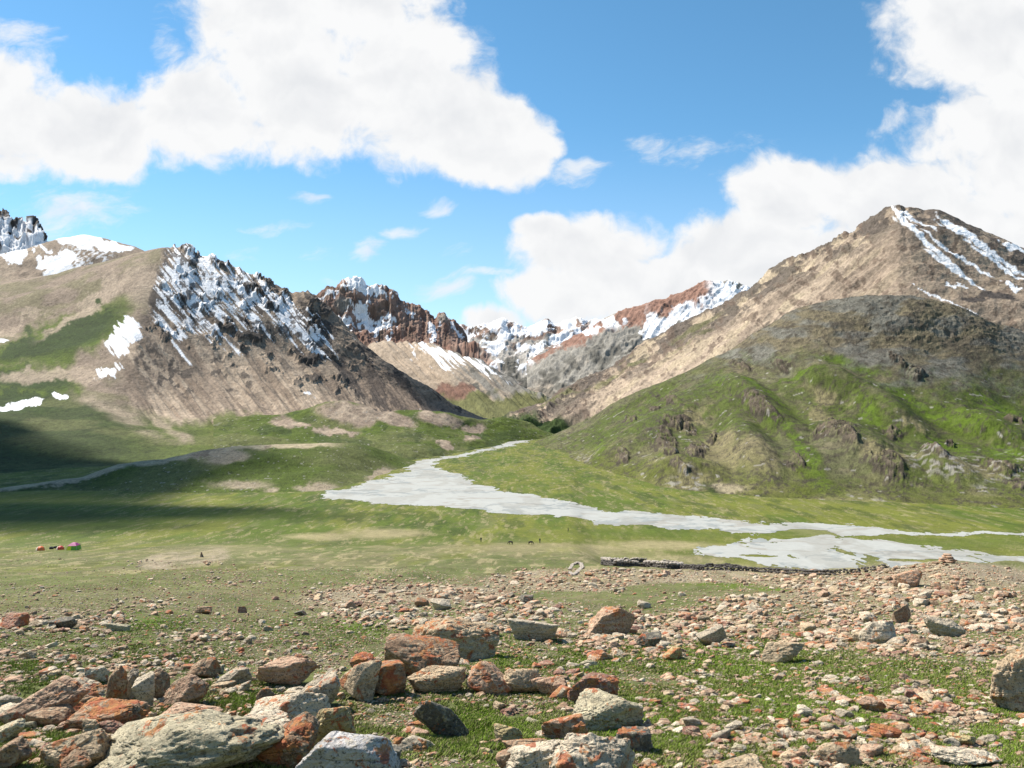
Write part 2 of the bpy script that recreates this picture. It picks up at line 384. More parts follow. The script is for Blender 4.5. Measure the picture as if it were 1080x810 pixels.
# left mountain with streaked snow
CRL = [(-260, 330), (-100, 305), (0, 296), (60, 290), (100, 279), (140, 267), (170, 262), (183, 261), (193, 263), (200, 263), (206, 270), (214, 272), (222, 273), (232, 275), (240, 277), (248, 284), (257, 287), (268, 291), (277, 294),
       (290, 300), (300, 307), (308, 312), (316, 311), (325, 311), (331, 317), (337, 324), (345, 331), (360, 342), (380, 360), (400, 376), (417, 389), (433, 400), (457, 414), (480, 428), (510, 440), (560, 452)]
def sface(PX, PY):   # 1 right of the spur that bounds the rock face
    sx = np.interp(PY, [255, 275, 300, 330, 355, 380, 400, 440], [172, 168, 161, 152, 140, 126, 128, 140])
    return PX - sx
def d_lef(PX, PY, X, D, Z):
    f = sface(PX, PY); face = ss(-4, 14, f)
    a = PX * .76 - PY * .65; al = PX * .65 + PY * .76
    cr = np.interp(PX, *zip(*CRL)); dd = PY - cr
    n = fbm(*xyz(X, D, Z, .006), oct=3)
    g = fbm(a * .09, al * .010, oct=5, ridge=True); g2 = fbm(a * .25, al * .05, oct=4, gain=.6, ridge=True)
    rg = ss(110, 40, dd)
    knob = ss(.60, .70, fbm(PX * .07, PY * .09, oct=5, gain=.6)) * ss(125, 60, dd) * ss(420, 320, PX) * face
    bench = ss(425, 450, PY)
    return (n - .5) * 16 + face * (1 - bench) * ((g - .62) * 9 + (g2 - .6) * (1.3 + 1.0 * rg) + (fbm(*xyz(X, D, Z, .035, 6), oct=4, gain=.6, ridge=True) - .6) * (1.5 + 4 * ss(30, 0, dd)) * ss(183, 215, PX)) + knob * 5, (g, g2, knob)
def p_lef(PX, PY, X, D, Z, h, ex, gn):
    g, g2, knob = ex
    cr = np.interp(PX, *zip(*CRL)); dd = PY - cr; f = sface(PX, PY)
    n = fbm(PX * .07, PY * .07, oct=6, gain=.6); n2 = fbm(PX * .02, PY * .03, oct=5); n3 = fbm(*xyz(X, D, Z, .02, 5), oct=5)
    w = (n - .5) * 30
    a = PX * .76 - PY * .65; al = PX * .65 + PY * .76
    col = np.zeros(PX.shape + (3,), np.float32) + C['brown']
    # smooth meadow side, left of the spur
    col = lay(col, ss(.4, .62, n3) * .5, 'olive')
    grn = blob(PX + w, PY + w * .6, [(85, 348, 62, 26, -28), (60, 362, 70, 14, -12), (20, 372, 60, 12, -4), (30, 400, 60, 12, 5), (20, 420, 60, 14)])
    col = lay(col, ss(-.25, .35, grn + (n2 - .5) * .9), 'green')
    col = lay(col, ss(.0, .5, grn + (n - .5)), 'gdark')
    tanb = blob(PX + w, PY + w * .5, [(60, 395, 70, 7, -3), (95, 318, 70, 8, -38), (150, 300, 20, 24), (15, 345, 40, 5, -30)])
    col = lay(col, ss(-.2, .4, tanb) * .8, 'tan')
    # rock face
    fc = ss(-3, 6, f + w * .4)
    sc = C['brown'] * 1.05 + (C['tan'] - C['brown']) * ss(.30, .52, fbm(a * .06, al * .012, oct=4))[..., None] * ss(30, 90, dd)[..., None]
    col = col + (sc - col) * fc[..., None]
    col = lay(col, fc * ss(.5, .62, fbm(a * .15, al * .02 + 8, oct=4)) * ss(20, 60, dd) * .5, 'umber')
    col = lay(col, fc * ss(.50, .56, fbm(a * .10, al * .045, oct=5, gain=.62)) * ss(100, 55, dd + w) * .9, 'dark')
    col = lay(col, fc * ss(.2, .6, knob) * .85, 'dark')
    col = lay(col, fc * ss(335, 420, PX + (n - .5) * 80) * ss(2, 10, dd) * ss(60, 30, dd) * .45, 'umber')  # shade on the flank right of the ridge, painted into the rock colour
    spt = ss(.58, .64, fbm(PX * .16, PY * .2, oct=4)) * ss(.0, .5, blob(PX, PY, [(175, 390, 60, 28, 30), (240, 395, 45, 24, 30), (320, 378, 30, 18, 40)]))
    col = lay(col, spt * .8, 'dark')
    # snow streaks in the gullies
    zone = ss(-.10, .45, blob(PX, PY, [(205, 300, 52, 50, 30), (255, 318, 62, 38, 38), (318, 345, 62, 22, 42), (185, 335, 35, 30, 30), (225, 350, 55, 16, 40)]))
    st = fbm(a * .46, al * .035 + 3, oct=5, gain=.6) * .80 + .20 * fbm(PX * .25, PY * .25, oct=3, gain=.7)
    sn = st + .10 * zone - .26 * (1 - zone) - .06 * ss(25, 80, dd) + .03 * ss(240, 190, PX)
    col = lay(col, fc * ss(.535, .575, sn + (n - .5) * .22), 'snow')
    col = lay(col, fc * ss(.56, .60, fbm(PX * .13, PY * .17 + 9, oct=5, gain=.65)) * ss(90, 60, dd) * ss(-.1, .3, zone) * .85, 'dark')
    pat = blob(PX + w * .6, PY + w * .6, [(135, 352, 13, 16, -20), (126, 366, 14, 10, 20), (143, 355, 6, 13, 20), (112, 391, 13, 6, -12), (222, 272, 9, 3, 10), (218, 275, 12, 3), (190, 372, 1.6, 16, -40), (326, 416, 8, 1.3, 25)])
    col = lay(col, ss(-.02, .14, pat + (fbm(a * .3, al * .07, oct=4, gain=.65) - .5) * 1.5), 'snow')
    lower = blob(PX + w * .5, PY + w * .3, [(22, 424, 26, 4.2, -14), (64, 415, 8, 2.6), (3, 360, 6, 2)])
    col = lay(col, ss(-.02, .1, lower), 'snow')
    # green skirt below
    gy = ss(0, 14, PY + w * .6 - np.interp(PX, [0, 80, 150, 190, 240, 330, 400, 480], [415, 402, 425, 440, 432, 431, 440, 446]))
    m = gy * (1 - ss(-.02, .1, lower)) ; base = C['gdark'] + (C['green'] - C['gdark']) * ss(90, 240, PX + w * 2)[..., None]  # left end of the skirt painted darker green, deepening the cloud shade
    col = col + (base - col) * (m * .95)[..., None]
    col = lay(col, m * ss(.50, .62, n3) * .5, 'olive')
    br = blob(PX + w, PY + w * .5, [(125, 432, 56, 12, 28), (175, 448, 30, 7, 32), (235, 448, 14, 4, 40), (303, 450, 16, 9, 20), (268, 452, 14, 3, 30)])
    col = lay(col, ss(-.2, .6, br + (n3 - .5) * 1.6) * gy * .75, 'tan')
    return col
DL = [(-260, 1500), (0, 1550), (140, 1480), (183, 1450), (250, 1480), (325, 1500), (400, 1480), (480, 1450), (560, 1500)]
crest_l = [(x, y, float(np.interp(x, *zip(*DL)))) for x, y in CRL]
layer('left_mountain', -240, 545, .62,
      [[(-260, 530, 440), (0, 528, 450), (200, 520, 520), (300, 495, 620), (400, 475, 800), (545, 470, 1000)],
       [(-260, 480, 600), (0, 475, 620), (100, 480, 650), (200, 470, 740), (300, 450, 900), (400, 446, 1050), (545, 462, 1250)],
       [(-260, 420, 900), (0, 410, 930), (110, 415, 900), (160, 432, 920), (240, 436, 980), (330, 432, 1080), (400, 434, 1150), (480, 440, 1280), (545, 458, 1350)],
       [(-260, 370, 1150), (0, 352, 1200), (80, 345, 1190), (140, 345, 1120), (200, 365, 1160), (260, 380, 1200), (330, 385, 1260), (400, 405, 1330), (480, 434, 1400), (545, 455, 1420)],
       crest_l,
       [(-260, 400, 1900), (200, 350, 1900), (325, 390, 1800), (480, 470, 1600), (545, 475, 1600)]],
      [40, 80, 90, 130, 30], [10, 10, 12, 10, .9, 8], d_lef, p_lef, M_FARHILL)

# big right mountain
CRR = [(520, 450), (560, 432), (575, 426), (620, 402), (663, 379), (705, 352), (748, 328), (788, 308), (810, 292), (833, 277), (850, 270), (868, 263), (893, 251), (905, 249), (914, 243), (926, 236), (938, 226), (948, 221), (955, 224),
       (961, 223), (975, 226), (990, 225), (1007, 232), (1022, 240), (1037, 247), (1060, 258), (1080, 268), (1150, 300), (1300, 350)]
def d_big(PX, PY, X, D, Z):
    cr = np.interp(PX, *zip(*CRR)); dd = PY - cr
    a = PX * .60 + PY * .80
    a2 = np.where(PX < 940, a, PX * .6 - PY * .6 + 270)
    n = fbm(*xyz(X, D, Z, .006), oct=6); g = fbm(a * .08, PX * .010, oct=5, ridge=True); r = fbm(*xyz(X, D, Z, .03, 4), oct=5, gain=.6, ridge=True)
    return (n - .5) * 30 + ss(960, 900, PX) * (g - .6) * 26 + ss(45, 5, dd) * ss(985, 930, PX) * (r - .6) * 14 + (r - .6) * 4.5, (g, r)
def p_big(PX, PY, X, D, Z, h, ex, gn):
    g, r = ex; cr = np.interp(PX, *zip(*CRR)); dd = PY - cr
    n = fbm(PX * .07, PY * .07, oct=6, gain=.6); n3 = fbm(*xyz(X, D, Z, .015, 5), oct=5); w = (n - .5) * 26
    a = PX * .60 + PY * .80
    st = fbm(a * .10, PX * .012, oct=5)
    col = np.zeros(PX.shape + (3,), np.float32) + C['tan']
    col = lay(col, ss(.45, .6, st) * .75, 'brown'); col = lay(col, ss(.52, .62, fbm(a * .2, PX * .03, oct=4)) * .5, 'sand')
    col = lay(col, ss(860, 960, PX + w) * .65, 'brown')
    col = lay(col, ss(.53, .6, r * .5 + n * .5 - .0) * ss(40, 8, dd) * .8, 'dark')
    col = lay(col, ss(.60, .66, fbm(PX * .12, PY * .16, oct=5)) * .7, 'umber')
    col = lay(col, ss(-.1, .3, blob(PX + w, PY + w, [(645, 352, 14, 4, -38), (610, 380, 12, 4, -40)])) * .8, 'dgrey')
    gr = ss(.45, .6, n3) * ss(-.2, .4, blob(PX, PY, [(640, 398, 60, 10, -30), (600, 415, 40, 9, -28), (730, 350, 40, 8, -32)]))
    col = lay(col, gr * .7, 'olive')
    col = lay(col, ss(0, 10, PY + w * .4 - np.interp(PX, [560, 600, 640, 700], [436, 440, 432, 412])) * ss(760, 700, PX), C['gdark'] * 1.2)  # cloud shade along the lowest slope, painted in as dark green
    sw = (fbm(PX * .14, PY * .14, oct=5) - .5) * 14
    s = blob(PX + sw, PY + sw, [(956, 238, 22, 3, 48), (983, 262, 44, 2.8, 36), (1010, 285, 38, 2.4, 31), (968, 236, 22, 2.5, 25), (1010, 268, 50, 1.6, 29), (1035, 262, 58, 2.8, 30), (1012, 244, 30, 3.8, 33), (1050, 276, 40, 1.8, 30), (1010, 300, 12, 1.8), (1000, 318, 40, 1.2, 27),
                                (1068, 262, 16, 3, 20), (951, 226, 8, 4), (1070, 300, 6, 3)])
    col = lay(col, ss(-.1, .22, s + (fbm(PX * .25, PY * .3, oct=3) - .5) * .6), 'snow')
    dk = ss(-.1, .25, blob(PX + w, PY + w * .7, [(1052, 312, 26, 7, 12), (1030, 316, 18, 5)]))
    col = lay(col, dk, 'dark')
    return col
DR = [(520, 2300), (620, 2200), (788, 1900), (948, 1500), (1080, 1450), (1300, 1500)]
crest_r = [(x, y, float(np.interp(x, *zip(*DR)))) for x, y in CRR]
layer('right_mountain', 520, 1290, .65,
      [[(520, 475, 1250), (600, 470, 1150), (700, 450, 1050), (1290, 450, 900)],
       [(520, 450, 1500), (600, 436, 1450), (700, 412, 1300), (900, 380, 1120), (1290, 380, 1050)],
       [(520, 446, 1900), (620, 418, 1800), (700, 385, 1600), (800, 345, 1430), (950, 300, 1230), (1080, 310, 1200), (1290, 340, 1250)],
       crest_r,
       [(520, 470, 2700), (800, 380, 2300), (948, 320, 1900), (1290, 420, 1900)]],
      [40, 70, 150, 30], [8, 10, 12, .9, 8], d_big, p_big, M_FARHILL)

# near right hill: green, dark scree cap
CRN = [(540, 480), (575, 463), (600, 452), (620, 443), (650, 427), (675, 413), (710, 397), (739, 383), (765, 369), (790, 355), (812, 341), (833, 328), (855, 320), (875, 314), (893, 310), (910, 308), (935, 309), (961, 310), (985, 317), (1003, 323), (1046, 341), (1080, 357), (1180, 400), (1320, 430)]
GUL = [(705, 470, 18, 90, 8), (660, 470, 12, 40, 5)]
OUT = [(705, 425, 16, 6, 30), (713, 452, 20, 6, -20), (700, 470, 14, 10, -35), (705, 478, 10, 12, 40), (735, 478, 14, 9, -30), (728, 455, 10, 4, -30), (658, 488, 9, 7, -30), (800, 430, 20, 10, 25), (825, 382, 14, 5, 15), (815, 440, 22, 5, 35), (880, 462, 28, 13, 12), (895, 475, 14, 8, 40),
       (935, 500, 22, 9, 12), (965, 393, 14, 7, 30), (940, 460, 12, 6, 20), (985, 490, 18, 5, 20), (1060, 495, 22, 6, 10), (1075, 510, 22, 4, 10), (750, 462, 10, 4, -30), (845, 495, 8, 3, 30), (1000, 466, 6, 3), (720, 505, 8, 3), (645, 415, 5, 3), (665, 447, 8, 5, -45), (690, 437, 8, 4, -40), (945, 380, 8, 4, 30), (780, 383, 12, 4, 20), (838, 500, 12, 3, 30), (1072, 440, 10, 4, 10)]
def d_nea(PX, PY, X, D, Z):
    n = fbm(*xyz(X, D, Z, .010), oct=6); b = fbm(*xyz(X, D, Z, .02, 8), oct=4)
    w = (fbm(PX * .08, PY * .08, oct=4) - .5) * 24
    ridges = blob(PX + w * .4, PY + w * .4, [(700, 440, 70, 22, -32), (790, 470, 60, 22, 62), (800, 425, 60, 16, 35), (900, 470, 45, 22, 20), (940, 500, 40, 14, 10), (930, 430, 60, 18, 30), (880, 400, 60, 14, 25), (1000, 500, 40, 12, 15), (1040, 450, 50, 14, 25), (720, 500, 40, 12, 0)])
    o = ss(-.1, .5, blob(PX + w * .6, PY + w * .5, OUT)); r = fbm(*xyz(X, D, Z, .12, 2), oct=5, gain=.65, ridge=True)
    cap = ss(390, 350, PY)
    foot = ss(545, 475, PY)
    return foot * ((n - .5) * 20 + ss(-.4, .9, ridges) * 8 + o * (r - .35) * 6.5 + cap * (r - .6) * 3 + (b - .5) * 4), (o, r, ridges)
def p_nea(PX, PY, X, D, Z, h, ex, gn):
    o, r, rid = ex
    n = fbm(PX * .07, PY * .09, oct=6, gain=.6); n2 = fbm(*xyz(X, D, Z, .012, 9), oct=6, gain=.55); n3 = fbm(*xyz(X, D, Z, .06, 5), oct=5, gain=.6); w = (n - .5) * 30
    col = np.zeros(PX.shape + (3,), np.float32) + (C['olive'] * .85 + C['grey'] * .08)
    col = lay(col, ss(.36, .54, n2) * .80, C['green'] * .95)
    col = lay(col, ss(.54, .66, n3) * .35, C['brown'] * .8)
    gl = blob(PX + w * .8, PY + w * .6, [(905, 385, 60, 7, 18), (950, 412, 70, 9, 28), (1000, 440, 80, 10, 22), (845, 480, 9, 52, -22), (820, 445, 30, 7, 38), (800, 410, 40, 6, 30), (870, 515, 34, 10, 30), (900, 528, 60, 9, 8), (840, 395, 30, 5, -10), (1060, 425, 50, 14, 15),
                              (630, 478, 8, 26, 6), (1000, 470, 40, 8, 15), (1050, 540, 60, 7), (760, 400, 24, 5, -25), (915, 440, 9, 24, -30), (1060, 480, 30, 10, 10), (860, 500, 12, 26, -25)])
    gb = ss(-.25, .3, gl + (n2 - .5) * .5)
    col = lay(col, gb * .95, 'green'); col = lay(col, ss(.15, .7, gl + (n3 - .5) * .4) * .7, 'gbright')
    dr = blob(PX + w, PY + w * .5, [(760, 480, 30, 26, 40), (800, 490, 26, 20, 30), (930, 490, 34, 10, 10), (730, 445, 26, 7, -35), (870, 415, 22, 7, 20), (1030, 500, 30, 8), (820, 520, 20, 7), (780, 515, 26, 8), (860, 430, 14, 12, 40), (900, 395, 20, 4, 10), (960, 455, 10, 6)])
    col = lay(col, ss(-.2, .5, dr + (n3 - .5) * .8) * .72 * (1 - gb * .8), C['dry'] * .9)
    # lower apron
    ap = ss(475, 520, PY + w * .5 + np.interp(PX, [560, 640, 760, 900, 1080], [20, 12, 2, -18, -22]))
    col = lay(col, ap * .75, C['gyel'] * .85); col = lay(col, ap * ss(.5, .62, n2) * .6, 'dry')
    dk = blob(PX + w, PY + w * .4, [(755, 520, 18, 10), (790, 527, 26, 6), (940, 545, 90, 7), (1060, 545, 60, 8)])
    col = lay(col, ss(-.1, .5, dk) * .8, 'gdark')
    sd = blob(PX + w, PY + w * .25, [(600, 492, 22, 5, 15), (670, 522, 36, 4, 8), (730, 533, 50, 4, 3), (905, 548, 26, 3), (640, 505, 22, 4, 20), (790, 540, 40, 3), (770, 516, 16, 5)])
    col = lay(col, ss(-.3, .5, sd + (n3 - .5) * .6) * .75, 'sand')
    # dark cap
    cy = np.interp(PX, [560, 650, 720, 780, 850, 880, 930, 1000, 1040, 1080, 1200], [300, 400, 398, 385, 368, 372, 398, 405, 395, 392, 400])
    cp = ss(20, -20, PY + w * 1.4 + (n3 - .5) * 60 - cy) * ss(700, 780, PX + w)
    cpc = C['dgrey'] * 1.6 + (C['olive'] * .35 + C['brown'] * .55 - C['dgrey'] * 1.6) * ss(.4, .6, fbm(PX * .03, PY * .1, oct=4))[..., None]
    col = col + (cpc - col) * (cp * .95)[..., None]
    col = lay(col, cp * ss(.52, .6, n3) * .45, 'dark')
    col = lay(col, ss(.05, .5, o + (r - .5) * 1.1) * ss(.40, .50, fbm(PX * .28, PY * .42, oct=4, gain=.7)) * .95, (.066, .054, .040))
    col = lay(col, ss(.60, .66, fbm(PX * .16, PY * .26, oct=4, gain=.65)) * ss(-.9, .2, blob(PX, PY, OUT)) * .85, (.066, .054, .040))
    col = lay(col, ss(.3, .8, o) * ss(.60, .70, r) * .3, 'brown')
    st = ss(.70, .74, vn(X * .35, D * .35 + Z * .3)) * ss(.55, .62, n2) * ss(470, 490, PY); col = lay(col, st * .6, 'pgrey')
    col = col * .9
    bl = ss(.93, .96, vn(X * .22 + 3, D * .22 + Z * .2)) ; col = lay(col, bl * (1 - cp) * .6, 'pgrey')
    return col
crest_n = [(x, y, float(np.interp(x, [540, 580, 700, 910, 1080, 1320], [1050, 1000, 860, 730, 700, 700]))) for x, y in CRN]
layer('right_hill', 545, 1300, .62,
      [[(545, 485, 800), (600, 508, 560), (640, 530, 445), (700, 546, 370), (760, 551, 355), (860, 557, 342), (950, 562, 328), (1080, 568, 314), (1300, 585, 300)],
       [(545, 472, 960), (600, 488, 680), (640, 506, 560), (700, 520, 450), (760, 528, 420), (860, 532, 400), (950, 540, 380), (1080, 545, 360), (1300, 550, 350)],
       [(545, 471, 1000), (600, 465, 850), (640, 466, 700), (700, 468, 600), (780, 465, 560), (860, 466, 520), (950, 470, 500), (1080, 478, 470), (1300, 500, 450)],
       [(545, 473, 1030), (600, 456, 920), (650, 440, 830), (700, 425, 770), (780, 400, 690), (860, 385, 630), (950, 385, 610), (1080, 410, 590), (1300, 450, 560)],
       crest_n,
       [(545, 490, 1200), (700, 450, 1050), (910, 380, 1000), (1300, 480, 950)]],
      [30, 85, 95, 120, 26], [8, 8, 10, 10, 2, 8], d_nea, p_nea, M_NEARHILL)

# left foothills: brown mounds and green knolls behind the river, and the sandy-crested moraine in front
def d_fh(PX, PY, X, D, Z):
    n = fbm(*xyz(X, D, Z, .012), oct=6); b = fbm(*xyz(X, D, Z, .05, 3), oct=4)
    return ss(0, 12, 520 - PY) * ((n - .5) * 12 + (b - .5) * 3.5), n
def p_fh(PX, PY, X, D, Z, h, ex, gn):
    n = fbm(PX * .08, PY * .12, oct=6, gain=.6); n2 = fbm(*xyz(X, D, Z, .015, 7), oct=5); w = (n - .5) * 22
    col = np.zeros(PX.shape + (3,), np.float32) + C['green'] * .95
    col = lay(col, ss(.45, .6, n2) * .6, 'olive'); col = lay(col, ss(.55, .65, fbm(PX * .05, PY * .12 + 5, oct=4)) * .6, 'gdark')
    b = blob(PX + w, PY + w * .5, [(372, 437, 40, 13, 6), (410, 440, 34, 9, 18), (463, 441, 26, 8, 8), (300, 448, 18, 9, 20), (355, 457, 26, 4), (500, 450, 14, 4), (498, 462, 12, 5), (470, 470, 8, 3), (318, 452, 12, 4)])
    col = lay(col, ss(-.15, .3, b), C['brown'] * 1.05)
    col = lay(col, ss(0, .5, b) * ss(.45, .6, n), 'tan')
    col = lay(col, ss(.90, .94, vn(X * .3, D * .3 + Z * .3)) * .5, 'pgrey')
    return col
layer('left_foothill', 225, 600, .55,
      [[(225, 505, 600), (300, 500, 610), (360, 498, 640), (400, 505, 540), (427, 500, 575), (436, 491, 640), (470, 486, 705), (500, 480, 790), (533, 471, 930), (560, 465, 1060), (577, 465, 1080), (600, 470, 1080)],
       [(225, 475, 700), (300, 473, 720), (360, 468, 740), (400, 476, 700), (436, 472, 740), (470, 468, 820), (500, 463, 900), (533, 458, 1010), (560, 457, 1090), (600, 468, 1100)],
       [(225, 455, 820), (300, 452, 850), (333, 450, 860), (400, 452, 860), (436, 455, 860), (470, 452, 920), (500, 453, 980), (533, 451, 1060), (560, 452, 1120), (600, 465, 1120)],
       [(225, 442, 960), (300, 440, 980), (333, 430, 960), (345, 425, 950), (365, 424, 950), (385, 427, 950), (400, 434, 950), (420, 433, 990), (450, 432, 1010), (475, 434, 1020), (490, 441, 1050), (510, 445, 1080), (530, 443, 1120), (545, 443, 1150), (560, 447, 1160), (570, 453, 1160), (580, 461, 1160), (600, 470, 1150)],
       [(225, 470, 1150), (400, 460, 1150), (600, 480, 1280)]], [40, 50, 50, 16], [3, 5, 5, 2, 5], d_fh, p_fh, M_NEARHILL)
def d_mor(PX, PY, X, D, Z):
    n = fbm(*xyz(X, D, Z, .02), oct=5); return ss(2, 22, 522 - PY) * (n - .5) * 7, n
def p_mor(PX, PY, X, D, Z, h, ex, gn):
    n = fbm(PX * .08, PY * .14, oct=6, gain=.6); n2 = fbm(*xyz(X, D, Z, .02, 7), oct=5); w = (n - .5) * 20
    cr = np.interp(PX, [-200, 0, 43, 90, 123, 173, 213, 247, 290, 347, 400, 440], [530, 515, 507, 503, 492, 487, 477, 472, 469, 467, 474, 488])
    dd = PY - cr
    col = np.zeros(PX.shape + (3,), np.float32) + C['green'] * .9
    col = lay(col, ss(150, 60, PX + w * 3) * .7, 'gdark')  # cloud shade at the moraine's left end, put into the grass colour
    col = lay(col, ss(.45, .6, n2) * .55, 'olive')
    b = (n2 - .5) * 1.6 + blob(PX + w, PY + w * .4, [(255, 512, 45, 9), (240, 485, 26, 8), (215, 480, 24, 4, -14), (330, 516, 26, 5), (400, 502, 16, 5, -18), (70, 506, 40, 5, -8), (285, 517, 16, 6)])
    col = lay(col, ss(-.2, .4, b) * .75, 'tan')
    col = lay(col, ss(5.5, 2.5, dd + w * .25) * ss(370, 340, PX) * .9, 'sand')
    col = lay(col, ss(-.2, .3, blob(PX + w, PY + w * .5, [(218, 478, 18, 4, -14), (284, 472, 6, 2), (430, 496, 6, 5)])) * .6, 'umber')
    col = lay(col, ss(.92, .95, vn(X * .5, D * .5 + Z * .4)) * .6, 'pgrey')
    return col
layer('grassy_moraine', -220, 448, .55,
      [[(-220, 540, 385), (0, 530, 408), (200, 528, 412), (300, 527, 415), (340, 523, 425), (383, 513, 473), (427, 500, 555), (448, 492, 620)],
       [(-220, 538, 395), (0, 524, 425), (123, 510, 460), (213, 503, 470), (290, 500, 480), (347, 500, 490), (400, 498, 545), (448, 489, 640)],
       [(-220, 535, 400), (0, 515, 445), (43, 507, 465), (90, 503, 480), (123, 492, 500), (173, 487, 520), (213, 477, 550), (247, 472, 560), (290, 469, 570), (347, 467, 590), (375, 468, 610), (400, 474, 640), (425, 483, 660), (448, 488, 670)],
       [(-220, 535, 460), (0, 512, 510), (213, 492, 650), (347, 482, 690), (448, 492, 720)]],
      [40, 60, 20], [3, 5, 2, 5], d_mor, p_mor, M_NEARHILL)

# ------------------------------------------------------------------ the ground: moraine slope under the camera, valley floor, out to the horizon
T_D = [.3, 3, 6.8, 9, 12, 16, 24, 36, 65, 120, 200, 272, 300, 9000]
T_Z = [-1.72, -2.35, -3.15, -3.62, -4.25, -5.1, -6.8, -9.3, -15.2, -26, -39.7, -48.6, -50, -50]
LD = np.linspace(math.log(.3), math.log(9000), 1500)
TZS = gsm(np.interp(np.exp(LD), T_D, T_Z), 10)
def base_z(d): return np.interp(np.log(np.maximum(d, .3)), LD, TZS)
def gz(x, d):
    x = np.asarray(x, np.float32); d = np.asarray(d, np.float32)
    px = CX + F * x / d
    z = base_z(d)
    dc = np.interp(px, [600, 700, 800, 900, 960, 1000, 1080, 1200], [175, 165, 150, 120, 92, 80, 90, 100])
    tc = np.interp(px, [600, 700, 800, 900, 960, 1000, 1040, 1080, 1200], [.2035, .2095, .214, .212, .204, .1985, .201, .209, .22])
    r = ss(600, 720, px)
    z1 = z - r * ss(25, 1, dc / np.maximum(d, .1) * 0 + np.clip((dc - d) / (dc - 25) * 24 + 1, 1, 25)) * (tc * dc + base_z(dc))
    zc = -tc * dc
    zf = zc - .42 * np.maximum(d - dc, 0) + .0
    z = np.where(r > 0, np.where(d > dc, (1 - r) * z + r * zf, z1), z)
    z = -50 + np.logaddexp(0, (z + 50) / 1.5) * 1.5
    hi = ss(300, 150, d)
    am = np.clip(d / 60, 0, 1)
    z = z + hi * am * ((fbm(x * .03, d * .03, oct=3) - .5) * 3.2 * am + (fbm(x * .13 + 5, d * .13, oct=3) - .5) * 1.3)
    nr = ss(120, 60, d)
    z = z + nr * ((fbm(x * .33, d * .33 + 3, oct=3) - .5) * .45 + (fbm(x * 2.2, d * 2.2, oct=3) - .5) * .10 * ss(60, 30, d))
    return z.astype(np.float32)
cols = np.unique(np.concatenate([np.linspace(-2200, -60, 90), np.arange(-60, 1140, .9), np.linspace(1140, 3300, 90)])).astype(np.float32)
rows = np.unique(np.concatenate([np.geomspace(.35, 5, 40), np.geomspace(5, 30, 430), np.geomspace(30, 300, 300), 1 / np.linspace(1 / 300, 1 / 1500, 260), np.geomspace(1500, 12000, 30)])).astype(np.float32)
GP, GD = np.meshgrid(cols, rows, indexing='ij'); GX = (GP - CX) / F * GD
GZ = gz(GX, GD); GY = HY - GZ / GD * F
# first visible distance for a screen row, per column (used to stand things on the ground)
TT = np.minimum.accumulate(-GZ / GD, axis=1)
def ray(px, py):
    i = int(np.clip(np.searchsorted(cols, px), 0, len(cols) - 1)); t = (py - HY) / F
    j = int(np.searchsorted(-TT[i], -t)); j = min(max(j, 1), len(rows) - 1)
    t0, t1 = TT[i, j - 1], TT[i, j]; f = 0 if t0 == t1 else (t0 - t) / (t0 - t1)
    d = rows[j - 1] + (rows[j] - rows[j - 1]) * min(max(f, 0), 1)
    x = (px - CX) / F * d
    return float(x), float(d), float(gz(np.array([x]), np.array([d]))[0])
# ground cover
def stone_density(px, py):
    d = .18 + 0 * px
    d = np.maximum(d, .95 * ss(-.4, .5, blob(px, py, [(900, 635, 230, 44, 4), (700, 670, 110, 26), (470, 640, 170, 26, 2), (980, 610, 130, 20), (960, 672, 150, 24), (770, 608, 150, 6), (60, 655, 80, 16), (200, 588, 60, 12, -8), (640, 612, 150, 14)])))
    d = np.maximum(d, .42 * ss(-.3, .5, blob(px, py, [(860, 760, 260, 70), (100, 700, 150, 24), (240, 610, 90, 14), (140, 640, 100, 12), (420, 620, 130, 12), (250, 680, 110, 20), (300, 700, 80, 20)])))
    d = d * (1 - .85 * ss(-.1, .4, blob(px, py, [(520, 780, 70, 34), (500, 600, 60, 8), (640, 632, 120, 8, 2), (380, 580, 160, 22), (580, 580, 200, 16), (740, 622, 110, 9), (60, 605, 90, 14)])))
    return d
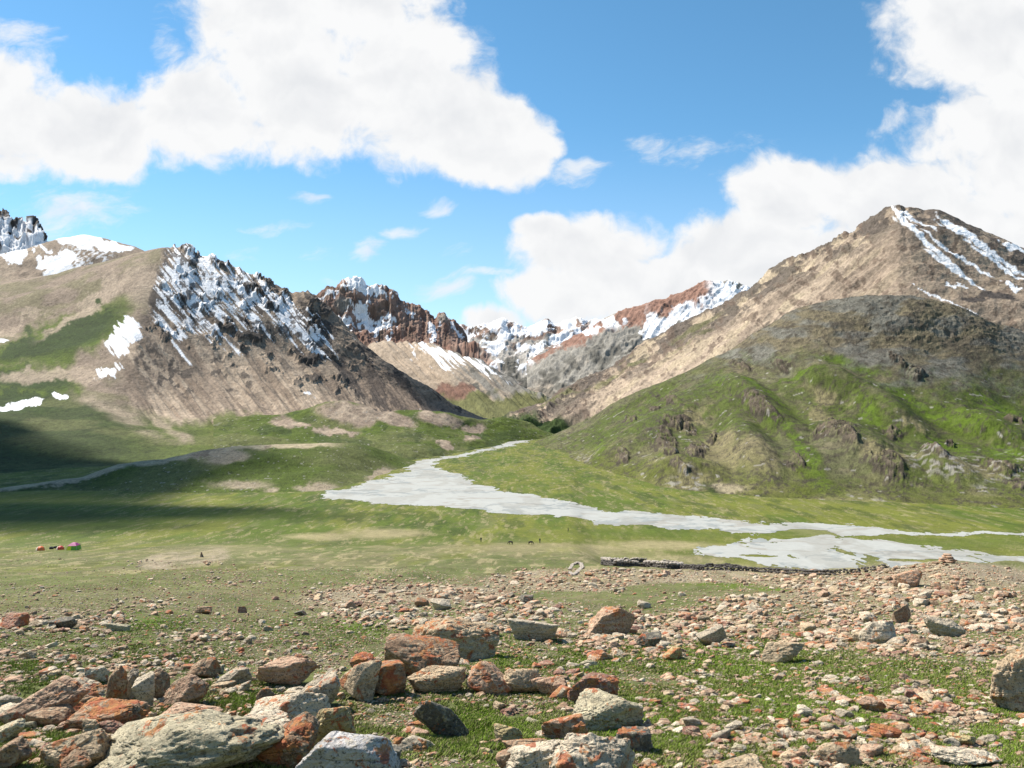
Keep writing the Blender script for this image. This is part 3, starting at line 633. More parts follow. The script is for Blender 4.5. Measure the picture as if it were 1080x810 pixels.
def ground_cover(PX, PY, X, D):
    n = fbm(X * .02, D * .02, oct=6, gain=.6); m = fbm(X * .25, D * .25, oct=5, gain=.6); k = fbm(X * 1.6 + 3, D * 1.6, oct=4, gain=.6); w = (n - .5) * 60
    far = ss(200, 300, D)
    mm = fbm(X * .06, D * .015, oct=6, gain=.65); ms_ = fbm(X * .25 + 9, D * .06, oct=5, gain=.7)
    v = C['green'] + (C['gyel'] - C['green']) * ss(.38, .60, mm)[..., None]
    v = lay(v, ss(.52, .66, ms_) * .55, 'olive'); v = lay(v, ss(.54, .66, fbm(X * .10 + 31, D * .03, oct=6, gain=.7)) * .55, 'gdark')
    v = lay(v, ss(.60, .68, fbm(X * .5 + 9, D * .12, oct=4, gain=.7)) * .5, 'dry')
    v = lay(v, ss(480, 600, PX) * ss(552, 570, PY) * .5, 'gyel')
    dry = blob(PX + w * 2, PY + w * .15, [(405, 563, 50, 6), (340, 566, 40, 4), (380, 577, 30, 3), (560, 583, 130, 8), (620, 578, 50, 4), (170, 590, 90, 12), (60, 593, 60, 6), (250, 580, 50, 5), (450, 595, 110, 8), (690, 575, 60, 5), (850, 560, 40, 4), (700, 590, 60, 6)])
    v = lay(v, ss(-.35, .5, dry + (m - .5) * .5) * .8, 'dry')
    gd = blob(PX + w * 2, PY + w * .15, [(90, 552, 130, 10), (40, 530, 120, 14), (250, 545, 120, 6), (830, 560, 110, 5), (680, 562, 90, 5), (1000, 572, 110, 7), (300, 595, 70, 7)])
    v = lay(v, ss(-.3, .6, gd) * .6, 'green')
    v = lay(v, ss(.0, .6, blob(PX + w * 2, PY + w * .1, [(60, 545, 120, 9)])) * .5, 'gdark')  # darker green band painted where the cloud shade lies on the meadow
    # slope under the camera
    s = C['olive'] * .95 * np.array([.9, 1.02, .8]) + (C['dry'] * .60 - C['olive'] * .95) * ss(.40, .60, m * .5 + n * .5)[..., None]
    s = lay(s, ss(60, 14, D) * .62, C['green'] * .85 + C['olive'] * .25)
    gp = blob(PX + (m - .5) * 90, PY + (m - .5) * 40, [(500, 765, 120, 50), (520, 690, 60, 16), (620, 700, 60, 26), (860, 745, 260, 75), (1050, 770, 110, 70), (780, 700, 160, 40), (640, 760, 120, 60), (350, 780, 60, 30), (160, 660, 60, 9), (140, 690, 90, 10), (60, 722, 70, 10), (30, 700, 60, 12), (250, 735, 60, 14), (740, 690, 110, 30), (700, 770, 90, 50), (30, 780, 60, 30), (130, 790, 50, 20), (800, 620, 90, 7), (380, 660, 60, 8)])
    s = lay(s, ss(-.15, .45, gp + (m - .5) * 1.3 + (k - .5) * .6) * .95, C['green'] * 1.0)
    s = lay(s, ss(.25, .8, gp + (k - .5) * 1.2) * .6, 'gbright')
    s = lay(s, ss(.57, .66, k) * .3, C['brown'] * .9)
    s = lay(s, ss(.62, .72, fbm(X * 5, D * 5, oct=3)) * ss(.25, .6, stone_density(PX, PY)) * .8, 'tan')
    s = lay(s, ss(25, 60, D) * ss(.4, .7, stone_density(PX, PY)) * .6, C['tan'] * .9)
    s = lay(s, ss(60, 150, D) * ss(.42, .62, mm) * .6, 'gyel'); s = lay(s, ss(60, 150, D) * ss(.52, .64, ms_) * .6, C['olive'] * .8); s = lay(s, ss(60, 150, D) * ss(.58, .66, fbm(X * .5 + 9, D * .12, oct=4, gain=.7)) * .7, 'dry')
    col = s + (v - s) * far[..., None]
    return col
gcol = ground_cover(GP, GY, GX, GD)
# simple continuation of the slope behind the camera
bx, by = np.meshgrid(np.linspace(-900, 900, 60), np.concatenate([-np.geomspace(.01, 900, 40)[::-1], [.33]]), indexing='ij')
bz = np.where(by > -1, -1.72, -1.72 + .05 * -by); bz = bz - np.clip(np.abs(bx) * 0, 0, 1)
bi = np.arange(bx.size).reshape(bx.shape)
bq = np.stack([bi[:-1, :-1], bi[1:, :-1], bi[1:, 1:], bi[:-1, 1:]], -1).reshape(-1, 4)
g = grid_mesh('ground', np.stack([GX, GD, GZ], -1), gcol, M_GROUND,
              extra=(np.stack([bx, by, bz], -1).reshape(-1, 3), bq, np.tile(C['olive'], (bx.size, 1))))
g['kind'] = 'structure'

# ------------------------------------------------------------------ river of braided glacial gravel
RIV = [(577, 461), (560, 462), (533, 468), (500, 477), (467, 483), (437, 487), (430, 492), (427, 498), (405, 506), (383, 510), (360, 518), (343, 521), (341, 525), (393, 533), (467, 539), (540, 545), (620, 551), (700, 556), (748, 559), (790, 564),
       (770, 572), (735, 578), (730, 585), (782, 590), (833, 601), (884, 606), (940, 606), (1000, 606), (1180, 620), (1180, 590), (1080, 588), (1040, 584), (995, 580), (940, 572), (914, 569), (880, 566), (930, 563), (982, 565), (1080, 567), (1180, 570), (1180, 565), (1080, 563), (960, 560), (918, 556), (858, 554), (760, 549), (688, 543), (633, 537),
       (583, 528), (527, 518), (500, 510), (477, 500), (457, 493), (460, 488), (500, 480), (533, 473)]
js = (rows > 225) & (rows < 1350); ia = (cols > 320) & (cols < 1200)
rp, rd = np.meshgrid(cols[ia], rows[js], indexing='ij')
rd2 = 1 / np.linspace(1 / 232, 1 / 1300, 620); rp, rd = np.meshgrid(np.arange(325, 1190, .7), rd2, indexing='ij'); rx = (rp - CX) / F * rd
rpy = HY + 50 / rd * F
wn = fbm(rx * .05, rd * .05, oct=5, gain=.6) - .5; wn2 = fbm(rx * .05 + 40, rd * .05, oct=5, gain=.6) - .5
wf = fbm(rx * .45, rd * .16, oct=4, gain=.75) - .5; wf2 = fbm(rx * .45 + 9, rd * .16, oct=4, gain=.75) - .5
inside = inpoly(rp + wn * 26 + wf * 14, rpy + wn2 * (2 + 10 * ss(470, 560, rpy)) + wf2 * (.6 + 3.5 * ss(480, 580, rpy)), RIV)
isl = blob(rp + wn * 60, rpy + wn2 * 8, [(840, 563, 60, 4), (790, 585, 20, 2), (960, 590, 40, 1.5)])
inside &= ~(isl > .15)
thin = fbm(rx * .09 + 7, rd * .03, oct=4)
inside &= ~((thin + wf * .6 > .74) & (rpy > 562))
rc = np.zeros(rp.shape + (3,), np.float32) + C['gravel']
b1 = 1 - np.abs(2 * fbm(rx * .014 + wn * 1.2, rd * .020 + wn2, oct=4) - 1); b2 = 1 - np.abs(2 * fbm(rx * .022 + 11, rd * .04, oct=4) - 1)
rc = lay(rc, ss(.925, .975, b1) * .6, (.17, .19, .19)); rc = lay(rc, ss(.935, .98, b2) * .45, (.22, .19, .15)); rc = lay(rc, ss(.5, .65, fbm(rx * .1, rd * .05, oct=4)) * .5, (.25, .24, .21))
M_RIV = cover_mat('river_gravel', [(.05, .5), (.4, .8), (2.0, .8)], .35, .25, .3, .7)
rz = gz(rx, rd) + .06
ro = grid_mesh('river', np.stack([rx, rd, rz], -1).astype(np.float32), rc, M_RIV, keep=inside); ro['kind'] = 'structure'
# ------------------------------------------------------------------ passing clouds high above the frame, whose shade falls on the valley
mv = bpy.data.materials.new('cloud_vapour'); mv.use_nodes = True; T = NT(mv.node_tree); T.n.remove(T.n['Principled BSDF'])
pvn = T.new('ShaderNodeVolumePrincipled'); pvn.inputs['Color'].default_value = (.93, .94, .96, 1); pvn.inputs['Density'].default_value = .03
T.l.new(pvn.outputs[0], T.n['Material Output'].inputs['Volume'])
def ico(sub):
    import bmesh
    bm = bmesh.new(); bmesh.ops.create_icosphere(bm, subdivisions=sub, radius=1)
    V = np.array([v.co[:] for v in bm.verts], np.float32); Fc = np.array([[v.index for v in f.verts] for f in bm.faces], np.int32); bm.free()
    return V, Fc
ICO = {k: ico(k) for k in (1, 2, 3, 4, 5, 6)}
for (tx, ty, tz), (rx_, ry_), sd, th in [((-600, 520, -40), (390, 225), 1, 120), ((-90, 1400, 40), (110, 120), 3, 50), ((-345, 345, -50), (250, 42), 5, 60)]:
    V, Fc = ICO[5]
    r = 1 + (fbm(V[:, 0] * 1.7 + sd * 9, V[:, 1] * 1.7, V[:, 2] * 1.7 + 4, oct=5) - .5) * 1.1
    Vc = V * r[:, None] * np.array([rx_, ry_, th], np.float32)
    o = raw_mesh('cloud', Vc, Fc, 3, None, mv); s = 2200
    o.location = (tx + TO_SUN.x * s, ty + TO_SUN.y * s, tz + TO_SUN.z * s); o['kind'] = 'structure'

# ------------------------------------------------------------------ rock material and rock shapes
def rock_material():
    m = bpy.data.materials.new('lichened_rock'); m.use_nodes = True; T = NT(m.node_tree); b = T.n['Principled BSDF']
    at = T.new('ShaderNodeAttribute', attribute_name='cover')
    tc = T.new('ShaderNodeTexCoord').outputs['Object']; oi = T.new('ShaderNodeObjectInfo')
    ad = T.new('ShaderNodeVectorMath', operation='ADD'); T.l.new(tc, ad.inputs[0])
    T.l.new(T.comb(T.math('MULTIPLY', oi.outputs['Random'], 40), T.math('MULTIPLY', oi.outputs['Random'], 17), 0), ad.inputs[1]); v = ad.outputs[0]
    st = T.new('ShaderNodeMapping'); T.l.new(v, st.inputs[0]); st.inputs['Rotation'].default_value = (.5, .6, .3); st.inputs['Scale'].default_value = (1, 1, 3.2); sv = st.outputs[0]
    n1 = T.noise(sv, 3.0, 6, .6); n2 = T.noise(v, 16, 6, .68); n3 = T.noise(v, 75, 5, .75); n4 = T.noise(v, 6.5, 7, .72, .4); n5 = T.noise(v, 2.2, 3)
    g = T.math('MAXIMUM', T.math('ADD', -.75, T.math('ADD', T.math('MULTIPLY', n1, 1.5), T.math('ADD', T.math('MULTIPLY', n2, 1.1), T.math('MULTIPLY', n3, .95)))), .25)
    c = T.mix(1.0, at.outputs['Color'], T.comb(g, g, g), 'MULTIPLY')
    c = T.mix(T.step(n2, .50, .60, 0, .55), c, (.50, .42, .29))                                   # pale crust lichen
    c = T.mix(T.step(T.noise(v, 34, 5, .8), .53, .60, 0, .85), c, (.065, .058, .045))                # black lichen
    li = at.outputs['Alpha']
    gm = T.new('ShaderNodeNewGeometry'); sp = T.new('ShaderNodeSeparateXYZ'); T.l.new(gm.outputs['Normal'], sp.inputs[0])
    lv = T.math('ADD', T.math('ADD', n4, T.math('MULTIPLY', T.math('SUBTRACT', n5, .5), .5)), T.math('ADD', T.math('MULTIPLY', li, .165), T.math('MULTIPLY', sp.outputs[2], .03)))
    om = T.step(lv, .665, .70, 0, .84)
    oc = T.mix(T.step(T.noise(v, 9, 4), .4, .62), (.40, .105, .042), (.50, .22, .075))
    oc = T.mix(T.step(n3, .5, .62, 0, .6), oc, (.16, .045, .025))
    c = T.mix(om, c, oc)
    T.l.new(c, b.inputs['Base Color']); b.inputs['Roughness'].default_value = .88; b.inputs['Specular IOR Level'].default_value = .25
    cr = T.new('ShaderNodeTexVoronoi', feature='DISTANCE_TO_EDGE'); T.l.new(sv, cr.inputs['Vector']); cr.inputs['Scale'].default_value = 1.6
    ck = T.step(cr.outputs[0], 0, .035, -1.0, 0)
    hgt = T.math('ADD', T.math('ADD', T.math('MULTIPLY', n1, 1.2), T.math('MULTIPLY', ck, .25)), T.math('ADD', T.math('MULTIPLY', n2, .8), T.math('MULTIPLY', n3, .25)))
    bp = T.new('ShaderNodeBump'); bp.inputs['Strength'].default_value = .8; bp.inputs['Distance'].default_value = .075
    T.l.new(hgt, bp.inputs['Height']); T.l.new(bp.outputs[0], b.inputs['Normal'])
    return m
M_ROCK = rock_material()
def rotm(rx, ry, rz):
    cx, sx, cy, sy, cz, sz = math.cos(rx), math.sin(rx), math.cos(ry), math.sin(ry), math.cos(rz), math.sin(rz)
    return (np.array([[cz, -sz, 0], [sz, cz, 0], [0, 0, 1]]) @ np.array([[cy, 0, sy], [0, 1, 0], [-sy, 0, cy]]) @ np.array([[1, 0, 0], [0, cx, -sx], [0, sx, cx]])).astype(np.float32)
def rock_shape(sub, r, angular=.6, roll=0, long=1.0, amp=.12):
    """unit-box boulder: a ball cut by random planes, softened and roughened"""
    V, Fc = ICO[sub]; k = r.integers(9, 15)
    nn = r.normal(size=(k, 3)); nn /= np.linalg.norm(nn, axis=1)[:, None]; dd = r.uniform(.55, .95, k)
    nn = np.concatenate([nn, np.eye(3), -np.eye(3)]); dd = np.concatenate([dd, np.full(6, 1.0)])
    p = 7 + 30 * angular
    q = np.maximum(V @ nn.T, 0) / dd; rr = (q ** p).sum(1) ** (-1 / p)
    if sub >= 3:
        o = r.uniform(0, 50)
        amp = amp * (1.45 - .9 * angular)
        rr = rr * (1 + amp * 2 * (fbm(V[:, 0] * 2.1 + o, V[:, 1] * 2.1, V[:, 2] * 2.1 + 3, oct=6, gain=.6, ridge=True) - .6) - amp * .8 * (fbm(V[:, 0] * 3 + o, V[:, 1] * 3, V[:, 2] * 3 + 3, oct=3, ridge=True) > .80) * .5)
    P = V * rr[:, None] * np.array([long, 1, 1], np.float32)
    P = P @ rotm(r.uniform(-.2, .2), -math.radians(roll), 0).T
    lo, hi = P.min(0), P.max(0)
    return ((P - (lo + hi) / 2) / (hi - lo)).astype(np.float32), Fc
ROCKC = {'grey': (.44, .365, .27), 'green': (.46, .40, .27), 'tan': (.50, .37, .235), 'pink': (.49, .315, .21), 'brown': (.31, .195, .12), 'pale': (.60, .50, .37), 'dark': (.15, .135, .11), 'red': (.33, .17, .12), 'blue': (.52, .49, .47), 'yellow': (.46, .37, .19)}
NTT = -TT
def zgrid(px, d):
    i = np.clip(np.searchsorted(cols, px), 0, len(cols) - 1); j = np.clip(np.searchsorted(rows, d), 1, len(rows) - 1)
    f = (d - rows[j - 1]) / (rows[j] - rows[j - 1]); return GZ[i, j - 1] * (1 - f) + GZ[i, j] * f
def rayf(px, py):
    i = int(np.clip(np.searchsorted(cols, px), 0, len(cols) - 1)); t = (py - HY) / F
    j = int(np.searchsorted(NTT[i], -t)); j = min(max(j, 1), len(rows) - 1)
    t0, t1 = TT[i, j - 1], TT[i, j]; f = 0 if t0 == t1 else (t0 - t) / (t0 - t1)
    d = rows[j - 1] + (rows[j] - rows[j - 1]) * min(max(f, 0), 1)
    return (px - CX) / F * d, float(d), float(zgrid(px, d))
def put_rock(name, x, d, z, size, sub, r, colour, lich, angular, roll, long, label, cat, group=None, yaw=0):
    P, Fc = rock_shape(sub, r, angular, roll, long)
    V = P * np.array(size, np.float32); V[:, 2] += size[2] * .5
    V = V @ rotm(0, 0, yaw).T
    cc = np.ones((len(V), 4), np.float32); cc[:, :3] = np.array(ROCKC[colour]) * r.uniform(.9, 1.1); cc[:, 3] = lich
    o = raw_mesh(name, V, Fc, 3, cc, M_ROCK); o.location = (x, d, z)
    o['label'] = label; o['category'] = cat
    if group: o['group'] = group
    return o
# x0, y0, x1, y1 in the photo; colour; lichen 0..1; angular; roll; long; label; short name (landmark) or None
HERO = [
 (105,742,300,832,'green',.18,.35,18,1.7,'huge pale grey-green boulder slab sloping up beside the orange and black boulder','the huge grey-green slab'),
 (172,742,232,762,'pink',.45,.5,6,1.6,'low pink and grey rock lying along the top edge of the huge grey-green slab',None),
 (240,750,312,790,'pale',.55,.7,14,1.8,'pale slab edged with orange lichen leaning on the orange and black boulder',None),
 (271,755,332,812,'brown',1.0,.5,30,1.1,'rounded boulder covered in orange lichen on top and black on its shaded side','the orange and black boulder'),
 (244,782,282,808,'grey',.55,.4,0,1.3,'small grey boulder with red lichen spots below the pale orange-edged slab',None),
 (266,727,348,765,'pale',.42,.65,18,1.6,'pale pink sloping boulder with orange spots behind the orange and black boulder','the pale sloping boulder'),
 (318,711,358,747,'grey',.75,.6,40,1.2,'grey boulder with a dark side and orange crest above the pale sloping boulder',None),
 (324,741,374,790,'yellow',.80,.4,35,1.2,'yellowish boulder freckled with orange lichen behind the blue-topped boulder','the yellowish freckled boulder'),
 (322,764,420,830,'blue',.55,.85,0,1.3,'big angular boulder with smooth blue-grey top and orange spots at the bottom edge','the blue-topped boulder'),
 (402,788,423,812,'dark',.40,.9,-20,1.0,'small dark jagged rock touching the side of the blue-topped boulder',None),
 (408,672,482,716,'brown',.62,.85,-4,1.5,'large angular boulder with a smooth brown shaded face and pink lichened crest','the brown-faced boulder'),
 (359,699,400,740,'tan',.45,.8,0,1.0,'blocky tan boulder with a pale top next to the rusty block','the tan block'),
 (384,697,428,735,'brown',.92,.7,5,1.1,'blocky rusty-orange boulder between the tan block and the flat tan rock','the rusty block'),
 (433,704,489,732,'tan',.30,.45,-8,1.7,'flat tan rock with a dark underside in front of the brown-faced boulder','the flat tan rock'),
 (494,699,538,733,'pink',.92,.75,-24,1.2,'boulder speckled red and white with a black shaded flank on bright grass','the red-speckled boulder'),
 (528,706,570,732,'tan',.45,.3,0,1.5,'smooth pinkish boulder touching the red-speckled boulder',None),
 (436,651,523,697,'tan',.55,.4,12,1.8,'broad low tan boulder slab tilted upward with orange lichen at its high end','the broad tan slab'),
 (505,657,526,673,'pale',.10,.2,0,1.2,'smooth white rounded stone perched at the end of the broad tan slab',None),
 (538,649,586,676,'pale',.12,.6,-10,1.4,'boulder half white and half dark grey standing above the grassy hollow','the white and dark boulder'),
 (371,690,393,706,'red',.85,.6,0,1.2,'squat reddish rock alone between the tan block and the stony slope',None),
 (438,730,492,780,'dark',.35,.55,-35,1.6,'dark rough rock with pale streaks sunk in the green grass','the dark sunken rock'),
 (423,775,456,794,'grey',.45,.6,0,1.3,'low grey stone with a few red spots in grass near the bottom edge',None),
 (603,730,676,773,'green',.42,.2,0,1.5,'rounded grey-green boulder with a black shaded underside','the rounded grey-green boulder'),
 (583,762,670,835,'pale',.80,.35,10,1.1,'big pale rounded boulder with bright orange lichen crown at the bottom edge','the orange-crowned boulder'),
 (650,766,685,795,'dark',.45,.25,0,1.2,'small dark rounded boulder beside the orange-crowned boulder',None),
 (600,712,651,739,'red',.78,.5,5,1.5,'reddish lichened rock right behind the rounded grey-green boulder',None),
 (562,713,597,735,'pink',.62,.4,15,1.4,'pinkish lumpy rock lying across from the smooth pinkish boulder',None),
 (522,765,550,787,'yellow',.72,.5,0,1.2,'squat ochre stone with a rusty lower half in green grass','the ochre stone'),
 (531,775,575,797,'brown',.90,.4,10,1.6,'long low brown stone with bright orange ends below the ochre stone',None),
 (524,788,556,812,'brown',.70,.5,20,1.4,'curved dark brown rock at the bottom edge below the ochre stone',None),
 (573,749,620,784,'pink',.88,.5,25,1.3,'pinkish boulder with rusty red lichen cap touching the orange-crowned boulder',None),
 (527,779,604,822,'pale',.30,.4,22,2.0,'long pale rock ramp rising to the orange-crowned boulder',None),
 (621,638,668,670,'pink',.55,.75,10,1.3,'wide pinkish boulder with a black shadowed end high on the stony slope','the pinkish black-ended boulder'),
 (672,667,696,684,'dark',.3,.9,0,1.0,'small dark pointed rock just downhill from the pinkish black-ended boulder',None),
 (700,684,719,697,'yellow',1.0,.7,0,1.1,'small bright orange stone with a black side on the grass',None),
 (1046,682,1108,753,'tan',.30,.35,8,1.0,'huge speckled brown-grey boulder cut by the edge of the picture','the huge speckled boulder'),
 (977,650,1014,672,'grey',.15,.3,-5,1.6,'rounded dark-edged grey boulder on the stony rise','the dark-edged grey boulder'),
 (945,603,972,620,'pink',.62,.8,0,1.2,'pink block standing out on top of the stony rise','the pink block'),
 (940,639,960,658,'brown',.5,.8,20,1.0,'brown pointed rock downhill from the pink block','the brown pointed rock'),
 (908,655,942,680,'pale',.45,.6,0,1.2,'lumpy pale boulder with rusty patches near the brown pointed rock','the lumpy pale boulder'),
 (921,765,949,781,'red',1.0,.5,0,1.5,'bright red lichened stone on grass near the bottom edge','the bright red stone'),
 (1004,773,1028,787,'yellow',.95,.6,0,1.4,'small stone of solid orange ochre on grass below the huge speckled boulder','the solid ochre stone'),
 (984,788,1054,810,'pale',.40,.5,-16,2.2,'long pale slab sloping down at the bottom edge past the solid ochre stone','the long pale slab'),
 (905,735,930,752,'pink',.75,.8,0,1.1,'peaked pinkish stone with an orange flank amid flat stones',None),
 (757,797,803,815,'tan',.25,.5,8,1.6,'tan lichened stone cut off by the bottom edge',None),
 (860,781,905,806,'tan',.35,.5,12,1.7,'tan elongated rock on grass near the bottom edge','the tan elongated rock'),
 (930,750,958,764,'red',.7,.6,5,1.5,'low red-brown stone uphill from the bright red stone',None),
 (15,713,92,764,'pink',.35,.4,38,2.0,'long pinkish-grey ramp of rock at the back of the boulder pile','the pinkish-grey ramp'),
 (66,716,109,738,'grey',.70,.6,10,1.4,'light grey block with a big orange patch on the boulder pile','the orange-patched grey block'),
 (91,705,111,721,'pale',.35,.85,0,1.0,'small white-topped pointed rock behind the orange-patched grey block',None),
 (112,703,134,743,'brown',1.0,.6,70,1.5,'upright brown rock with orange and white top on the boulder pile','the orange-topped upright rock'),
 (127,707,145,738,'grey',.2,.8,80,1.8,'upright grey slab next to the orange-topped upright rock','the upright grey slab'),
 (142,710,163,747,'pale',.35,.95,90,1.4,'tall block with a flat pale top and black face next to the upright grey slab','the black-faced block'),
 (157,708,178,737,'brown',.5,.9,10,1.0,'dark brown jagged block at the end of the row of upright rocks',None),
 (58,731,102,755,'brown',1.0,.4,8,1.5,'rusty-red rounded rock low on the boulder pile','the rusty rounded rock'),
 (74,739,149,772,'brown',.85,.4,16,2.0,'long brown rock blotched with dark red lichen in front of the upright rocks','the long red-blotched rock'),
 (32,746,74,767,'brown',.6,.5,20,1.6,'brown speckled rock downhill of the rusty rounded rock',None),
 (-8,731,34,755,'grey',.4,.5,15,1.6,'grey slab with a red rim at the picture edge uphill of the pile',None),
 (-8,743,27,764,'pale',.15,.5,28,1.8,'pale tilted slab at the picture edge below the red-rimmed slab',None),
 (48,768,114,812,'tan',.75,.5,16,1.7,'big tan boulder with rusty stripe and dark belly in front of the pile','the rusty-striped tan boulder'),
 (62,790,95,818,'brown',.65,.6,45,1.4,'dark tilted rock at the bottom edge beside the rusty-striped tan boulder',None),
 (-12,778,32,812,'brown',.75,.4,35,1.5,'rounded brown boulder in the bottom corner with a black hollow','the brown corner boulder'),
 (87,758,108,777,'tan',.1,.2,0,1.2,'smooth rounded tan stone between the long red-blotched rock and bright grass',None),
 (104,760,132,776,'red',.7,.5,-8,1.6,'flat reddish stone touching the smooth rounded tan stone',None),
 (-10,756,28,784,'green',.15,.6,32,2.0,'thin grey-green slab tilted up at the picture edge',None),
 (202,695,230,716,'brown',.1,.9,30,1.4,'pink-brown leaning rock casting a black wedge of shade','the leaning pink-brown rock'),
 (170,711,218,744,'pink',.45,.55,30,1.5,'grey-pink rock mound with an orange tip below the leaning pink-brown rock','the grey-pink mound'),
 (229,704,262,724,'grey',.3,.8,25,1.6,'angular grey rock pointing sideways across from the leaning pink-brown rock',None),
 (273,693,336,724,'pink',.35,.35,8,1.8,'wide pale pink outcrop uphill of the pale sloping boulder','the wide pale pink outcrop'),
 (270,727,290,748,'brown',.3,.6,0,1.0,'small brown upright stone in a grassy gap',None),
 (115,657,137,666,'green',.05,.4,0,1.8,'flat grey-green stone alone on the far grassy patch','the lone flat grey-green stone'),
 (184,757,210,768,'pink',.35,.5,0,1.4,'small pinkish stone resting against the huge grey-green slab',None),
 (0,648,30,664,'red',.9,.7,0,1.4,'red lichened rock heap at the picture edge on the far slope','the far red heap'),
 (55,653,78,664,'dark',.3,.8,10,1.4,'dark little rock next to a green hollow on the far slope','the dark little rock'),
 (205,640,224,648,'brown',.2,.8,0,1.3,'lone dark brown stone on the pale far slope',None),
 (250,640,260,647,'red',.5,.9,0,1.0,'small pointed reddish rock on the far slope','the pointed reddish rock'),
 (310,644,324,650,'dark',.4,.7,0,1.6,'dark flat rock downhill from the pointed reddish rock',None),
 (548,629,562,637,'dark',.2,.9,0,1.2,'dark rock with a black cave-like side above the grassy hollow','the cave-sided rock'),
 (455,633,475,644,'pale',.1,.8,0,1.4,'pale pointed stone on the stony slope above the broad tan slab',None),
 (438,631,452,640,'brown',.3,.8,0,1.2,'small brown stone above the broad tan slab',None),
 (735,660,765,682,'grey',.25,.8,30,1.8,'thin grey slab stood on edge amid the stones','the thin edge-on slab'),
 (802,677,846,700,'tan',.3,.5,24,2.2,'long low tan rock rib rising from the grass','the long tan rib'),
]
hero_px = []
for i, (x0, y0, x1, y1, colr, li, an, roll, lg, lab, short) in enumerate(HERO):
    r = np.random.default_rng(500 + i); cxp = (x0 + x1) / 2
    x, d, z = rayf(cxp, y1 - .5)
    wpx = x1 - x0; hpx = y1 - y0; w = wpx / F * d; t = (y1 - HY) / F
    dep = w * (.75 if lg < 1.5 else .6); hh = hpx / F * d
    h = max(hh - dep * (t - .21) * .8, hh * .72) * 1.12
    dc_ = d + dep * .42
    zc = float(zgrid(cxp, dc_))
    put_rock('boulder' if wpx > 26 else 'rock', (cxp - CX) / F * dc_, dc_, min(z, zc) - h * .20, (w * 1.10 * dc_ / d, dep, h * 1.14), 6 if wpx > 45 else 5, r, colr, li, an, roll, lg, lab, 'boulder' if wpx > 26 else 'rock')
    hero_px.append(((x0 + x1) / 2, (y0 + y1) / 2, wpx, hpx))
# ------------------------------------------------------------------ many stones on the slope
cand = []
N0 = 52000
PXs = rng.uniform(-40, 1120, N0); PYs = 590 + 225 * rng.random(N0) ** 1.25
den = stone_density(PXs.astype(np.float32), PYs.astype(np.float32)) * (.50 + 1.0 * ss(.38, .58, fbm(PXs * .03, PYs * .07, oct=4, gain=.6))); crestpy = np.interp(PXs, [0, 600, 800, 900, 960, 1000, 1080], [588, 596, 604, 601, 595, 591, 600])
ku = rng.random(N0)
S = []
for px, py, dn, kk, cp_ in zip(PXs, PYs, den, ku, crestpy):
    if py < cp_ + 1 or kk > dn: continue
    med = np.interp(py, [588, 620, 660, 710, 810], [1.5, 2.7, 3.9, 5.4, 8.5]) * (.62 + .62 * dn)
    sz = med * math.exp(random.gauss(0, .50)); sz = min(sz, med * 3.2)
    if kk < dn * .35: sz *= .45
    x, d, z = rayf(px, py)
    S.append([sz, px, py, x, d, z])
CL = [(70, 745, 130, 40, 0), (40, 790, 80, 22, 0), (230, 722, 90, 20, 5), (330, 735, 60, 40, 0), (450, 690, 90, 26, -8), (560, 660, 110, 18, 4), (650, 650, 60, 18), (590, 720, 60, 26), (560, 790, 60, 22), (970, 630, 120, 30, 8), (720, 640, 100, 14), (960, 740, 60, 30), (880, 665, 110, 16), (420, 790, 50, 18), (1010, 660, 90, 26), (640, 690, 60, 16)]
for _ in range(5200):
    px, py = random.uniform(-10, 1090), random.uniform(600, 815); bl_ = float(blob(np.array([px], np.float32), np.array([py], np.float32), CL)[0])
    if bl_ < random.uniform(-.05, .9) or random.random() > .75: continue
    x, d, z = rayf(px, py); S.append([min(7 + random.expovariate(1 / 5.5), 25) * np.interp(py, [600, 650, 700, 810], [.5, .75, .95, 1.15]), px, py, x, d, z])
# outlying pale pebbles everywhere on the slope
for _ in range(62000):
    px, py = random.uniform(-30, 1110), 600 + 210 * random.random() ** 1.1
    if stone_density(np.array([px], np.float32), np.array([py], np.float32))[0] < .14: 
        if random.random() < .7: continue
    x, d, z = rayf(px, py); S.append([random.uniform(.8, 1.3 + 1.2 * random.random() ** 3) * (1 + (py - 600) / 150), px, py, x, d, z])
S = np.array(S); 
hp = np.array(hero_px)
ok = np.ones(len(S), bool)
for cx_, cy_, w_, h_ in hp:
    ok &= ~((np.abs(S[:, 1] - cx_) < w_ * .42) & (np.abs(S[:, 2] - cy_ - h_ * .1) < h_ * .40) & (S[:, 0] > 0))
S = S[ok]; S = S[np.argsort(-S[:, 0])]
inview = (S[:, 1] > 2) & (S[:, 1] < 1078) & (S[:, 2] < 808)
N_IND = 300 - len(HERO) - 12
ind = np.where(inview)[0][:N_IND]; rest = np.setdiff1d(np.arange(len(S)), ind)
names = [h[10] for h in HERO]; lm = [i for i, n_ in enumerate(names) if n_]
ORD = ['', 'second ', 'third ', 'fourth ', 'fifth ', 'sixth ', 'seventh ', 'eighth ', 'ninth ', 'tenth ', 'eleventh ', 'twelfth ', 'thirteenth ', 'fourteenth ', 'fifteenth ', 'sixteenth ']
info = []
for i in ind:
    sz, px, py, x, d, z = S[i]
    colr = random.choices(['pink', 'tan', 'grey', 'pale', 'red', 'brown', 'green'], [5, 5, 3, 4, 2, 2, 1])[0]
    flat = random.random() < .6; li = random.choice([.15, .3, .45, .6, .8, .95]) if colr != 'green' else .2
    ds = sorted((math.hypot(px - hp[k][0], (py - hp[k][1]) * 1.4), k) for k in lm)[:2]
    info.append([i, colr, flat, li, ds[0][1], ds[1][1], ds[0][0]])
info.sort(key=lambda t: t[6]); seen = {}
